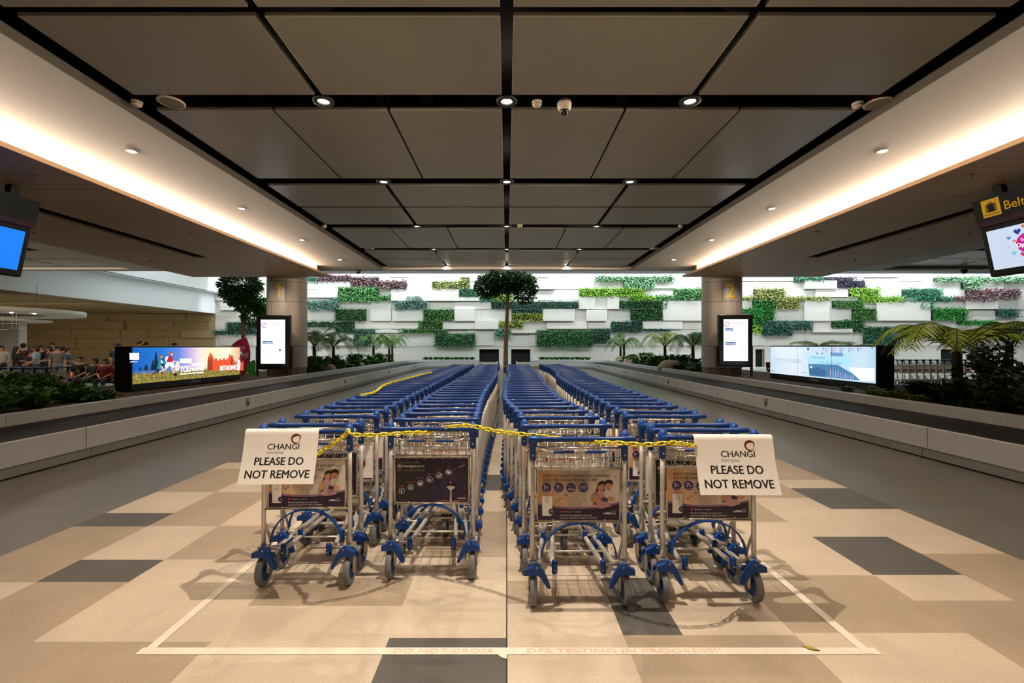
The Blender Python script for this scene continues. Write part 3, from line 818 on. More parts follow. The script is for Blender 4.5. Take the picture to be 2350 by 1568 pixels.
for r, (where, ys, tab, kinds) in enumerate(ROWS):
    ys = list(ys)
    while ys[-1] < 13.75: ys.append(ys[-1]+random.uniform(.262,.292))
    for i, y in enumerate(ys):
        x = interp(tab, y); slope = (interp(tab, y+.2)-interp(tab, y-.2))/.4
        k = kinds[i] if i < len(kinds) else random.choice('AABCC')
        rz = -math.atan(slope)*0.5+random.uniform(-.012,.012)
        if i == 0: rz = (0.03, 0.0, 0.005, -0.012)[r]
        ad = {'A':'rewards advert','B':'dark social-media advert','C':'shopping advert'}[k]
        wh = where.replace('in the ','').replace(' on the',',')
        lab = ('luggage trolley with %s, %s from the front, %s' % (ad, ordinal(i), wh)) if i < 3 else 'blue-handled luggage trolley, %s from the front, %s' % (ordinal(i), wh)
        yc = y+.14
        o = trolley((x, yc, 0), rz, k, lab, 'nested luggage trolleys '+where, 2 if i < 5 else (1 if i < 14 else 0))
        if i == 0: FRONT.append((x, yc, rz))

# notices hung over the front handles
M_paper = mat('paper', '#eee8de', 0.6); M_print = mat('paper_print', '#17130f', 0.6); M_logo = mat('logo_grey', '#3b332e', 0.6)
M_lred = mat('logo_red', '#7c2a20', 0.6); M_lred2 = mat('logo_red_dark', '#5f1d18', 0.6)
def notice(cart, u0, width, height, label, shear, droop):
    cx, cy, rz = cart
    o = thing('paper_notice', label, 'notice', (cx, cy-.14, 1.053), rz)
    R = .0205
    def fn(u, v, h):
        """u along the bar, v down from the crown (negative goes over the back)"""
        if v < -R*1.2: y, z, ny, nz = .021, v+.02, 1, 0
        elif v < .02:
            a = math.pi/2-(v+R*.3)/R*1.1
            a = max(-.15, min(math.pi, a))
            y, z, ny, nz = R*math.cos(a), R*math.sin(a), math.cos(a), math.sin(a)
            y = -y if False else y
            y, ny = -y, -ny
        else:
            y = -R-(v-.02)*droop+.012*math.sin((v-.02)/height*math.pi); z = -(v-.02)*math.sqrt(1-droop*droop)+.003; ny, nz = -1, -.1
        return (u0+u+shear*max(0,v), y+ny*h, z+nz*h)
    b = MB(); n = 26; vs = []; fs = []
    vals = [-.022+k*(height+.022)/n for k in range(n+1)]
    for v in vals:
        for h in (.0, .0006): vs += [fn(-width/2, v, h), fn(0, v, h), fn(width/2, v, h)]
    for k in range(n):
        for q in (0,1): fs.append((6*k+3+q, 6*k+4+q, 6*k+10+q, 6*k+9+q))
        for q in (0,1): fs.append((6*k+q, 6*k+1+q, 6*k+7+q, 6*k+6+q))
    b.add(vs, fs, 0, True); b.build('sheet', M_paper, o)
    a = Art(lambda u, v, h: fn(u, height-v, .0007+h*.06))
    k = width/.47
    a.text('CHANGI', -.085*k, height*.615, .052*k, M_logo, bold=.02, width=.20*k)
    a.text('airport group', -.085*k, height*.54, .026*k, M_logo, width=.105*k)
    a.swirl(.095*k, height*.815, .029*k, M_lred, M_lred2)
    a.text('PLEASE DO', 0, height*.335, .068*k, M_print, bold=.022, align='CENTER', width=.305*k)
    a.text('NOT REMOVE', 0, height*.105, .068*k, M_print, bold=.022, align='CENTER', width=.40*k)
    a.build('lettering', o)
    return o
notice(FRONT[0], -.088, .463, .340, 'white PLEASE DO NOT REMOVE notice on the outer front trolley, pillar 1 side', 0.0, .30)
notice(FRONT[3], .080, .466, .343, 'white PLEASE DO NOT REMOVE notice on the outer front trolley, pillar 2 side', 0.0, .30)

# yellow plastic chains
M_chain = mat('yellow_plastic', '#e4d01a', 0.4)
def chain(pts, label, pitch=.040, wire=.0044):
    b = MB(); pts = [Vector(p) for p in pts]
    # walk a smooth curve through the points
    crv = []
    for i in range(len(pts)-1):
        p0 = pts[max(0,i-1)]; p1 = pts[i]; p2 = pts[i+1]; p3 = pts[min(len(pts)-1,i+2)]
        for k in range(24):
            t = k/24
            crv.append(0.5*((2*p1)+(p2-p0)*t+(2*p0-5*p1+4*p2-p3)*t*t+(3*p1-p0-3*p2+p3)*t**3))
    crv.append(pts[-1])
    out = [crv[0]]; d = 0
    for a, c in zip(crv, crv[1:]):
        seg = (c-a).length
        while d+seg >= pitch:
            f = (pitch-d)/seg; a = a.lerp(c, f); out.append(a.copy()); seg = (c-a).length; d = 0
        d += seg
    for i in range(len(out)-1):
        a, c = out[i], out[i+1]; t = (c-a).normalized(); m = (a+c)/2
        s = t.cross(Vector((0,0,1)))
        s = s.normalized() if s.length > .01 else Vector((1,0,0))
        w = s.cross(t)
        tilt = math.radians(40 if i % 2 else -50)
        n = s*math.cos(tilt)+w*math.sin(tilt)
        L, R = pitch*.66-.011, .0112
        loop = [m+t*(L+R*math.cos(q)*1.0-0*R)+n*R*math.sin(q) for q in (-1.4,-.7,0,.7,1.4)]+[m-t*(L+R*math.cos(q))-n*R*math.sin(q) for q in (-1.4,-.7,0,.7,1.4)]
        b.tube(loop, wire, 6, closed=True)
    return tag(b.build('plastic_chain', M_chain), label, 'chain')
P3 = lambda px, py, Y: (lambda q: (q[0], Y*.985, q[1]))(W(px, py, Y*.985))
chain([P3(700,1066,3.08),P3(735,1038,3.05),P3(762,1020,2.98),P3(792,999,2.86),P3(800,986,2.86),P3(802,996,2.78),P3(830,999,2.80),P3(880,998,2.84),P3(930,994,2.92),P3(985,992,3.06),P3(1012,984,3.10),P3(1032,979.5,3.03),P3(1062,977,2.995),P3(1090,979,2.96),P3(1130,988,2.9),P3(1180,995,2.82),P3(1230,1000,2.75),P3(1275,1006,2.80),P3(1330,1013,2.80),P3(1362,1014.5,2.72),P3(1420,1017,2.64),P3(1480,1021,2.60),P3(1540,1016.5,2.62),P3(1575,1020,2.70),P3(1612,1030,2.8)],
      'yellow plastic chain looped across the four front trolley handles')
chain([P3(828,907,4.83),P3(850,903,5.05),P3(866,896,5.35),P3(880,885,5.95),P3(905,876,6.6),P3(930,870,7.2),P3(960,862,8.0),P3(992,854.5,9.2)],
      'yellow plastic chain lying along the handles of the outer row on the pillar 1 side')
chain([(-1.5,13.75,1.08),(-.9,13.75,1.03),(-.5,13.75,1.08),(0,13.8,1.0),(.37,13.75,1.08),(.8,13.78,1.03),(1.3,13.75,1.08)],
      'yellow plastic chain closing off the far end of the four trolley rows')
# ------------------------------------------------------------------ baggage carousels
def belt_mat():
    m = bpy.data.materials.new('belt_rubber'); m.use_nodes = True
    nt = m.node_tree; b = nt.nodes['Principled BSDF']; b.inputs['Roughness'].default_value = 0.62; b.inputs['Specular IOR Level'].default_value = 0.25
    b.inputs['Base Color'].default_value = (0.022,0.020,0.019,1)
    ge = nt.nodes.new('ShaderNodeNewGeometry'); wv = nt.nodes.new('ShaderNodeTexWave')
    wv.wave_type = 'BANDS'; wv.bands_direction = 'Y'; wv.wave_profile = 'SAW'
    wv.inputs['Scale'].default_value = 1.15; wv.inputs['Distortion'].default_value = 1.2; wv.inputs['Detail'].default_value = 0; wv.inputs['Detail Scale'].default_value = 0.6
    nt.links.new(ge.outputs['Position'], wv.inputs['Vector'])
    bp = nt.nodes.new('ShaderNodeBump'); bp.inputs['Strength'].default_value = 0.9; bp.inputs['Distance'].default_value = 0.02
    nt.links.new(wv.outputs['Fac'], bp.inputs['Height']); nt.links.new(bp.outputs['Normal'], b.inputs['Normal'])
    r = nt.nodes.new('ShaderNodeValToRGB'); r.color_ramp.elements[0].color = (0.003,0.003,0.003,1); r.color_ramp.elements[1].color = (0.024,0.022,0.020,1)
    r.color_ramp.elements[0].position = 0.0; r.color_ramp.elements[1].position = 0.18
    nt.links.new(wv.outputs['Fac'], r.inputs['Fac']); nt.links.new(r.outputs['Color'], b.inputs['Base Color'])
    return m
M_belt = belt_mat(); M_soil = mat('planter_soil', '#4a3524', 0.9, var=0.35, scale=6, bump=0.6)
M_topedge = mat('carousel_top_edge', '#c9c7c2', 0.3, metal=0.3)

def path_pts(corner, arc_r, x0, yfar, xend):
    """centre line in the left half: up the hall at x0, round the corner, along yfar, into the wall at xend"""
    P = [(x0, -3.5+i*1.0) for i in range(int((yfar-arc_r+3.5)//1.0)+1)]
    if P[-1][1] < yfar-arc_r-.02: P.append((x0, yfar-arc_r))
    for k in range(1, 13):
        a = math.pi-math.pi/2*k/12
        P.append((x0+arc_r+arc_r*math.cos(a), yfar-arc_r+arc_r*math.sin(a)))
    for k in range(1, 7): P.append((x0+arc_r+(xend-x0-arc_r)*k/6, yfar))
    P += [(xend, yfar+.02), (xend, 35.95)]
    return P
OUT = path_pts(0, 1.4, -5.97, 33.4, -.72)
INN = path_pts(0, 2.4, -7.31, 34.8, -2.15)
def offset(P, d):
    """shift a path towards the aisle (d > 0)"""
    out = []
    for i, p in enumerate(P):
        a = Vector(P[max(0,i-1)]); b = Vector(P[min(len(P)-1,i+1)])
        t = (b-a).normalized(); n = Vector((t.y,-t.x))
        out.append((p[0]+n.x*d, p[1]+n.y*d))
    return out
def cut(P, y0, y1):
    """stretch of the straight run between two distances"""
    return [(P[0][0], y0), (P[0][0], y1)]
def sweep(mb, P, prof, sx, mi=0):
    """prof: closed list of (offset, z)"""
    n = len(prof); rings = []
    offs = {d: offset(P, d) for d, z in prof}
    vs = []
    for i in range(len(P)):
        for d, z in prof: vs.append((sx*offs[d][i][0], offs[d][i][1], z))
    fs = []
    for i in range(len(P)-1):
        for k in range(n):
            l = (k+1) % n; fs.append((i*n+k, i*n+l, (i+1)*n+l, (i+1)*n+k))
    fs.append(tuple(range(n))); fs.append(tuple((len(P)-1)*n+k for k in range(n-1,-1,-1)))
    if sx < 0: fs = [tuple(reversed(f)) for f in fs]
    mb.add(vs, fs, mi)
JO = [-3.5,-3.14,.06,3.26,6.46,9.66,12.86,16.06,19.26,22.46,25.66,28.86,32.0]
JI = [-3.5,.24,3.44,6.64,9.92,13.2,16.4,19.6,22.8,26.0,29.2,32.4]
def tail(P, y): return [p for p in P if p[1] >= y or p[0] != P[0][0]]
for sx, nm in ((1,'pillar 1'),(-1,'pillar 2')):        # sx = 1 keeps the path at negative x
    t = thing('baggage_carousel', 'long pale grey baggage carousel with dark rubber belt, running past %s' % nm, 'baggage carousel', (sx*-6.6, 10, 0))
    t.location = (0,0,0)
    g = .006
    for a, b in zip(JO, JO[1:]):
        m = MB(); sweep(m, cut(OUT,a+g,b-g), [(0,.154),(0,.445),(-.012,.454),(-.05,.454),(-.05,.154)], sx); m.build('fascia_panel', M_grey, t)
        m = MB(); sweep(m, cut(OUT,a+.1+g,b+.1-g), [(-.022,.022),(-.022,.154),(-.05,.154),(-.05,.022)], sx); m.build('kick_plate', M_greyd, t)
    m = MB(); sweep(m, tail(OUT,32.0), [(0,.154),(0,.445),(-.012,.454),(-.05,.454),(-.05,.154)], sx); m.build('fascia_panel', M_grey, t)
    m = MB(); sweep(m, tail(OUT,32.0), [(-.022,.022),(-.022,.154),(-.05,.154),(-.05,.022)], sx); m.build('kick_plate', M_greyd, t)
    m = MB(); sweep(m, OUT, [(-.052,.0),(-.052,.44),(-.10,.44),(-.13,.15),(-.13,.0)], sx); m.build('base', M_seam, t)  # near-black colour paints the shadow gap along the floor; also shows in the joints
    # belt between the two edges
    o2, i2 = offset(OUT, -.052), offset(INN, .0)
    N = min(len(o2), len(i2))
    def resample(P, n=60):
        L = [0]
        for a, b in zip(P, P[1:]): L.append(L[-1]+math.dist(a,b))
        out = []; j = 0
        for k in range(n+1):
            d = L[-1]*k/n
            while j < len(L)-2 and L[j+1] < d: j += 1
            f = (d-L[j])/max(1e-9, L[j+1]-L[j]); out.append((P[j][0]+(P[j+1][0]-P[j][0])*f, P[j][1]+(P[j+1][1]-P[j][1])*f))
        return out
    A = resample([p for p in o2 if p[1] <= 32.0 and p[0] < -5]+[(o2[0][0],32.0)], 30)+resample([q for q in o2 if q[1] > 32.0 or q[0] > -5], 30)
    B = resample([p for p in i2 if p[1] <= 32.0 and p[0] < -7]+[(i2[0][0],32.0)], 30)+resample([q for q in i2 if q[1] > 32.0 or q[0] > -7], 30)
    m = MB(); vs = [(sx*p[0],p[1],.43) for p in A]+[(sx*p[0],p[1],.432) for p in B]; n = len(A)
    m.add(vs, [((i,i+1,n+i+1,n+i) if sx > 0 else (n+i,n+i+1,i+1,i)) for i in range(n-1)], 0, False); m.build('rubber_belt', M_belt, t)
    for a, b in zip(JI, JI[1:]):
        m = MB(); sweep(m, cut(INN,a+g/2,b-g/2), [(.0,.40),(.0,.598),(-.012,.606),(-.16,.606),(-.16,.0),(-.02,.0)], sx); m.build('inner_curb', M_grey, t)
    m = MB(); sweep(m, tail(INN,32.4), [(.0,.40),(.0,.598),(-.012,.606),(-.16,.606),(-.16,.0),(-.02,.0)], sx); m.build('inner_curb', M_grey, t)
    for y in (4.1, 10.48, 16.8, 23.1, 29.4):
        m = MB(); x = sx*-5.97
        S = [(-.055,.095),(.055,.095),(.06,.03),(.04,-.06),(0,-.095),(-.04,-.06),(-.06,.03)]
        m.prism([(x+sx*.001, y+u, .315+v) for u, v in S], (sx*.012,0,0))
        e = m.build('emergency_stop', mat('stop_plate','#8f867c',0.35,metal=0.5), t)
        m = MB(); m.lathe([(.0005,.028),(.022,.026),(.03,.012),(.03,0)], axis='x', n=16)
        if sx < 0: m.v = [(-a_,b_,c_) for a_,b_,c_ in m.v]
        k = m.build('push_button', mat('stop_red','#8e1c16',0.35), e); k.location = (x+sx*.012, y, .30)
    x = -.45*sx
    # planter behind
    m = MB(); m.box(min(sx*-7.47,sx*-10.4), max(sx*-7.47,sx*-10.4), -3.5, 33.0, .2, .545)
    m.box(min(sx*-2.4,sx*-6.6), max(sx*-2.4,sx*-6.6), 35.0, 35.75, .2, .50)
    p = thing('planter_bed', 'long soil planting bed behind the carousel at %s' % nm, 'planter', (0,0,0))
    m.build('soil', M_soil, p)
    m = MB(); m.box(min(sx*-10.4,sx*-10.55), max(sx*-10.4,sx*-10.55), -3.5, 33.0, 0, .58); m.build('back_curb', M_grey, p)

# ------------------------------------------------------------------ pillars with belt numbers
M_col = mat('pillar_cladding', '#b3a79b', 0.42, metal=0.15, var=0.03, scale=1.5)
M_colb = mat('pillar_base', '#84725f', 0.5, var=0.15, scale=14)
M_yel = mat('sign_yellow', '#ffd21a', 0.45)
for cx, txt, s in ((-8.32,'1',-1),(8.14,'2',1)):
    t = thing('pillar', 'round beige clad pillar with a large yellow number %s' % txt, 'pillar', (cx,17.25,0))
    R = .70
    m = MB(); m.lathe([(R,.82),(R,9.0)], n=64); m.build('cladding', M_col, t)
    m = MB()
    for k in range(40):
        a0 = 2*math.pi*k/40; a1 = 2*math.pi*(k+.86)/40
        m.prism([((R-.02)*math.cos(a0),(R-.02)*math.sin(a0),.548),((R-.02)*math.cos(a1),(R-.02)*math.sin(a1),.548),((R-.1)*math.cos(a1),(R-.1)*math.sin(a1),.548),((R-.1)*math.cos(a0),(R-.1)*math.sin(a0),.548)], (0,0,.272))
    m.build('base', M_colb, t)
    m = MB()
    for z in (4.0,3.26,1.62,.82): m.lathe([(R+.0005,z-.006),(R+.001,z),(R+.0005,z+.006)], n=64)
    def seam(a, z0, z1):
        a = math.radians(a); w = .007/R
        m.add([((R+.001)*math.cos(b),(R+.001)*math.sin(b),z) for z in (z0,z1) for b in (a-w,a+w)], [(0,1,3,2)])
    if s < 0:
        seam(-90-22,4.0,6); seam(-90+22,3.26,4.0); seam(-90-22,1.62,3.26); seam(-90+30,.82,1.62)
    else:
        seam(-90+22,4.0,6); seam(-90-22,3.26,4.0); seam(-90+22,1.62,3.26); seam(-90-30,.82,1.62)
    m.build('panel_seam', M_seam, t)
    a = Art(lambda u,v,h: (u, v, h))
    if s < 0: a.poly([(.015,3.40),(.075,3.40),(.075,3.89),(.02,3.89),(-.10,3.80),(-.10,3.735),(.015,3.815)], M_yel)
    else: a.text(txt, 0, 3.40, .70, M_yel, bold=.012, align='CENTER')
    a.slice_u(.03)
    a.mb.v = [((R+.002+h)*math.cos(-math.pi/2+u/R), (R+.002+h)*math.sin(-math.pi/2+u/R), v) for u, v, h in a.mb.v]
    a.build('number', t)

# ------------------------------------------------------------------ portrait information screens
S_white = glow('screen_white', '#eef2fb', 1.25); S_mag = glow('screen_magenta', '#c06ab4', 1.0); S_blue = glow('screen_blue', '#2d5a9c', 1.0)
S_faint = glow('screen_faint', '#dfe3ec', 1.15); S_pink = glow('screen_pink', '#e6c6d6', 1.1); S_white2 = glow('screen_white2', '#ffffff', 1.3)
M_post = mat('post_brown', '#5a4536', 0.4)
for cx, top, bot, s in ((-8.22,2.72,.835,-1),(8.05,2.735,.925,1)):
    nm = 'pillar 1' if s < 0 else 'pillar 2'
    t = thing('information_screen', 'tall black framed information screen with bright white page in front of %s' % nm, 'display screen', (cx,16.0,0))
    w, h = 1.19, top-bot
    m = MB(); m.box(-w/2,w/2,0,.16,bot,top); m.build('frame', M_dark, t, bevel=.03)
    a = Art(lambda u,v,hh: (u,-.001-hh,v))
    sw, z0, z1 = .86/2, bot+.17, top-.17
    a.rect(-sw,z0,sw,z1,S_white)
    H_ = z1-z0
    a.ring(-sw+.12, z1-.19, .085, .018, S_mag); a.line(-sw+.06,z1-.25,-sw+.18,z1-.13,.016,S_mag)
    for k, (u, wd) in enumerate(((.05,.5),(.0,.62),(.05,.55),(.1,.4))): a.rect(-sw+.3+u, z1-.11-.05*k, -sw+.3+u+wd*.75, z1-.095-.05*k, S_pink if k < 2 else S_faint)
    def pill(lbl, v, wd):
        a.rrect(-sw+.06, v, -sw+.06+wd, v+.095, .02, S_blue); a.text(lbl, -sw+.075, v+.02, .075, S_white2, bold=.02, width=wd-.05)
        for k in range(4): a.rect(-sw+.08, v-.06-.04*k, -sw+.08+wd*.8, v-.05-.04*k, S_faint)
    if s < 0:
        pill('Liquids', z0+.70, .36)
        a.poly([(.2,z0+.50),(.3,z0+.50),(.29,z0+.47),(.265,z0+.455),(.26,z0+.42),(.24,z0+.42),(.235,z0+.455),(.21,z0+.47)], S_blue)
    else:
        pill('Liquids', z0+1.06, .26); pill('Aerosols', z0+.57, .36)
        a.rrect(.2,z0+.36,.27,z0+.56,.02,S_faint); a.rect(.215,z0+.57,.255,z0+.60,S_faint)
    for k in range(2): a.rect(.2,z0+.07+.03*k,.36,z0+.075+.03*k,S_faint)
    a.build('screen', t)
    for q in (-1,1):
        m = MB(); m.box(q*(w/2+.035)-.03,q*(w/2+.035)+.03,.10,.18,.5,1.62); m.build('post', M_post, t)
    m = MB(); m.box(-w/2-.02,w/2+.02,.06,.30,.50,.56); m.build('base', M_post, t)
    m = MB(); m.box(-w/2,w/2,.10,.15,bot-.05,bot+.01); m.build('crossbar', M_post, t)

# ------------------------------------------------------------------ long landscape display boxes
def screen_grad(name, width, z0, z1, stops, ground=None, strength=1.2, noise=0.0):
    m = bpy.data.materials.new(name); m.use_nodes = True
    nt = m.node_tree; b = nt.nodes['Principled BSDF']; b.inputs['Base Color'].default_value = (.01,.01,.01,1); b.inputs['Roughness'].default_value = .3
    tc = nt.nodes.new('ShaderNodeTexCoord'); sp = nt.nodes.new('ShaderNodeSeparateXYZ'); nt.links.new(tc.outputs['Object'], sp.inputs[0])
    mr = nt.nodes.new('ShaderNodeMapRange'); mr.inputs['From Max'].default_value = width; nt.links.new(sp.outputs['X'], mr.inputs['Value'])
    r = nt.nodes.new('ShaderNodeValToRGB')
    while len(r.color_ramp.elements) < len(stops): r.color_ramp.elements.new(0.5)
    for e, (p, c) in zip(r.color_ramp.elements, stops): e.position = p; e.color = (*lin(c), 1)
    nt.links.new(mr.outputs[0], r.inputs['Fac']); out = r.outputs['Color']
    if ground:
        mz = nt.nodes.new('ShaderNodeMapRange'); mz.inputs['From Min'].default_value = z0; mz.inputs['From Max'].default_value = z1; nt.links.new(sp.outputs['Z'], mz.inputs['Value'])
        rz = nt.nodes.new('ShaderNodeValToRGB'); rz.color_ramp.elements[0].position = .24; rz.color_ramp.elements[1].position = .36
        rz.color_ramp.elements[0].color = (1,1,1,1); rz.color_ramp.elements[1].color = (0,0,0,1)
        nt.links.new(mz.outputs[0], rz.inputs['Fac'])
        nz = nt.nodes.new('ShaderNodeTexNoise'); nz.inputs['Scale'].default_value = 14; nz.inputs['Detail'].default_value = 5; nt.links.new(tc.outputs['Object'], nz.inputs['Vector'])
        rg = nt.nodes.new('ShaderNodeValToRGB'); rg.color_ramp.elements[0].position = .35; rg.color_ramp.elements[1].position = .65
        rg.color_ramp.elements[0].color = (*lin(ground[0]),1); rg.color_ramp.elements[1].color = (*lin(ground[1]),1); nt.links.new(nz.outputs['Fac'], rg.inputs['Fac'])
        mx = nt.nodes.new('ShaderNodeMix'); mx.data_type = 'RGBA'; nt.links.new(rz.outputs['Color'], mx.inputs['Factor']); nt.links.new(out, mx.inputs['A']); nt.links.new(rg.outputs['Color'], mx.inputs['B'])
        out = mx.outputs['Result']
    nt.links.new(out, b.inputs['Emission Color']); b.inputs['Emission Strength'].default_value = strength*EMK
    return m
M_box = mat('display_black', (0.006,0.006,0.006), 0.3)
M_logo_w = mat('base_lettering', '#cfcfcf', 0.5)
def display(p0, p1, z0, z1, label, depth=.42):
    d = Vector(p1)-Vector(p0); L = d.length
    t = thing('display_box', label, 'advertising display', (p0[0],p0[1],0), math.atan2(d.y,d.x))
    m = MB(); m.box(-.03,L+.03,.004,depth,.56,z1+.03); m.build('casing', M_box, t, bevel=.012)
    m = MB(); m.box(.06,L-.06,.05,depth-.05,.50,.56); m.build('plinth', mat('plinth_grey','#6b5e50',0.7), t)
    return t, L
S = lambda n, c, k=1.0: glow('art_'+n, c, k)
t, L = display((-8.76,10.65),(-8.5,14.5),.72,1.58,'long lit advertising box showing two runners on grass before a blue to orange sky')
a = Art(lambda u,v,h: (u,-.0005-h,v))
bg = screen_grad('sunset_screen', L, .72, 1.58, [(0,'#0a58b4'),(.22,'#1670c4'),(.36,'#5a7fd2'),(.46,'#b9a6d4'),(.56,'#f0d8d0'),(.68,'#ffe2b4'),(.85,'#ffeccb'),(1,'#d9a377')], ('#55562a','#a89142'), 1.25)
a.rect(0,.72,L,1.58,bg)
def pxL(px, py):
    Y = 8.64*F/(CX-px); return (Y-10.65, H-(py-CY)/F*Y)
def pl(pts): return [pxL(240+x*.1532, 760+y*.1532) for x, y in pts]
random.seed(5)
dk = S('pine','#0f2a3c',.7)
for x, w, top, bot in ((815,52,300,590),(770,40,430,590),(680,45,490,590),(600,25,530,590),(905,30,370,560)):
    n = 9; P = []
    for k in range(n): P.append((x+w*(k/n)**.8*(1 if k % 2 else .6), top+(bot-top)*k/n))
    P.append((x+w,bot)); P.append((x-w,bot))
    for k in range(n-1,-1,-1): P.append((x-w*(k/n)**.8*(1 if k % 2 else .6), top+(bot-top)*k/n))
    a.poly(pl(P), dk)
rd = S('red_wood','#e0552e',1.2); rd2 = S('red_wood_dark','#a83a22',1.0)
P = [(1515,590)]; tops = [(1520,470),(1535,370),(1560,320),(1590,370),(1610,430),(1640,400),(1665,450),(1690,410),(1715,440),(1745,400),(1770,430),(1800,410),(1820,330),(1835,380),(1855,340),(1875,410),(1900,470),(1960,430),(1990,480),(2010,430)]
a.poly(pl([(1515,590)]+tops+[(2010,590)]), rd)
for x in (1535,1570,1850,1960): a.poly(pl([(x-18,585),(x-14,430),(x,380),(x+16,440),(x+20,585)]), rd2)
sk = S('runner_skin','#e9b79a',1.2); tl = S('runner_teal','#1d8fa8',1.0); wh = S('runner_white','#f3eee8',1.3); mr_ = S('runner_red','#b3243c',1.1); dk2 = S('runner_dark','#1c2130',.7); hr = S('runner_hair','#b4552c',1.0); sh = S('runner_shoe','#d8452a',1.1)
# first runner
a.poly(pl([(865,360),(895,358),(905,385),(893,405),(870,402),(860,385)]), hr); a.poly(pl([(880,378),(903,380),(900,403),(884,405)]), sk)
a.poly(pl([(860,410),(890,405),(905,450),(885,490),(850,500),(850,450)]), tl); a.poly(pl([(885,430),(915,470),(905,490),(880,465)]), wh)
a.poly(pl([(850,490),(890,485),(880,540),(845,560),(815,590),(830,540)]), tl); a.poly(pl([(870,520),(895,520),(925,570),(905,590),(890,560)]), sk)
a.poly(pl([(830,560),(815,600),(770,640),(760,660),(775,655),(835,605),(850,570)]), dk2); a.poly(pl([(890,585),(915,580),(905,640),(890,650)]), dk2)
a.poly(pl([(745,640),(765,650),(755,690),(740,670)]), sh); a.poly(pl([(888,650),(910,650),(925,668),(890,668)]), sh)
# second runner
a.poly(pl([(1000,315),(1035,312),(1048,340),(1035,365),(1005,362),(995,340)]), hr); a.poly(pl([(1015,335),(1045,338),(1040,365),(1018,368)]), sk)
a.poly(pl([(985,375),(1025,365),(1045,420),(1040,465),(990,475),(960,460),(970,410)]), mr_); a.poly(pl([(945,385),(985,380),(965,430),(950,470),(940,430)]), wh)
a.poly(pl([(1040,440),(1085,450),(1085,465),(1040,470)]), sk)
a.poly(pl([(955,465),(1045,465),(1075,530),(1040,560),(1000,520),(950,570),(935,530)]), wh)
a.poly(pl([(935,560),(965,570),(900,610),(850,625),(840,605),(895,590)]), sk); a.poly(pl([(1010,545),(1045,550),(1075,630),(1055,640)]), sk)
a.poly(pl([(860,600),(835,640),(820,655),(825,625),(845,590)]), dk2); a.poly(pl([(1052,630),(1078,628),(1105,655),(1060,682)]), dk2)
a.poly(pl([(1065,560),(1085,470),(1110,440),(1135,480),(1130,590),(1080,600)]), S('mist','#e9d7cf',1.2))
# lettering blocks
w1 = S('block_white','#fffdf8',1.5)
for b in ((450,330,578,428),(1140,412,1298,480)): a.poly(pl([(b[0],b[1]),(b[0],b[3]),(b[2],b[3]),(b[2],b[1])]), w1)
u0, v0 = pxL(240+455*.1532, 760+470*.1532); a.text('sgfootball.com', u0, v0, .05, w1, width=.2)
u0, v0 = pxL(240+1150*.1532, 760+470*.1532); a.text('GET YOUR', u0, v0, .07, S('letter_orange','#f0b48a',1.1), width=.3)
u0, v0 = pxL(240+1140*.1532, 760+625*.1532); u1, v1 = pxL(240+1285*.1532, 760+625*.1532); a.text('YOU', u0, v0, .26, w1, bold=.02, width=u1-u0)
u0, v0 = pxL(240+1300*.1532, 760+545*.1532); u1, _ = pxL(240+1468*.1532, 760+545*.1532); a.text('WEAR IT', u0, v0+.03, .12, w1, bold=.03, width=u1-u0); a.text('FOREVER', u0, v0-.1, .12, w1, bold=.03, width=u1-u0)
a.poly(pl([(1140,640),(1140,655),(1460,625),(1460,612)]), w1)
u0, v0 = pxL(240+1685*.1532, 760+600*.1532); u1, _ = pxL(240+1905*.1532, 760+590*.1532); a.text('BETADINE', u0, v0+.02, .19, w1, bold=.035, width=u1-u0)
a.poly(pl([(1922,590),(1918,490),(1930,460),(1932,430),(1956,428),(1960,460),(1966,490),(1960,582)]), w1)
uu, vv = pxL(240+1975*.1532, 760+325*.1532); a.disc(uu, vv, .045, S('badge_blue','#7fa8cc',1.0))
a.build('screen', t)
a = Art(lambda u,v,h: (u,.0035-h,v)); u0, v0 = pxL(240+1305*.1532, 760+765*.1532); a.text('JCDecaux', u0, v0-.01, .085, M_logo_w, width=.33); a.build('lettering', t)

t, L = display((8.83,15.25),(8.78,10.83),.72,1.60,'long video wall box showing a pale blue welcome page, near pillar 2')
a = Art(lambda u,v,h: (u,-.0005-h,v))
bg = screen_grad('welcome_screen', L, .72, 1.6, [(0,'#c9dff0'),(.1,'#dcebf7'),(.33,'#e6f1fb'),(.45,'#d3e9f8'),(.7,'#c3e4f6'),(.9,'#cfe9f8'),(1,'#b5daf2')], None, 1.0)
a.rect(0,.72,L,1.6,bg)
def pxR(px, py):
    Y = 8.8*F/(px-CX); return (15.25-Y, H-(py-CY)/F*Y)
def pr(pts): return [pxR(1740+x*.1532, 760+y*.1532) for x, y in pts]
bl = S('bay_blue','#4f86b4',1.0); bl2 = S('bay_deep','#3d6c9c',1.0); cy = S('sky_cyan','#a8dcf2',1.15); lv = S('city_lilac','#9fb2da',1.1); pk = S('city_pink','#d4b3cc',1.1); gt = S('page_grey','#b2bcc8',1.0); gt2 = S('page_grey2','#8ea4b8',1.0)
a.poly(pr([(735,370),(745,490),(1240,510),(1400,530),(1400,395),(1090,380)]), cy)
a.poly(pr([(748,490),(765,670),(1100,700),(1540,742),(1420,640),(1250,540),(1200,508)]), bl)
a.poly(pr([(760,560),(768,660),(1000,680),(1020,600),(900,540)]), bl2)
for k in range(10):
    x = 1080+k*38; a.poly(pr([(x,570+k*12),(x+10,560+k*12),(x+16,690+k*4),(x+4,690+k*4)]), lv if k % 3 else pk)
a.poly(pr([(725,250),(765,248),(760,290),(735,290)]), bl)
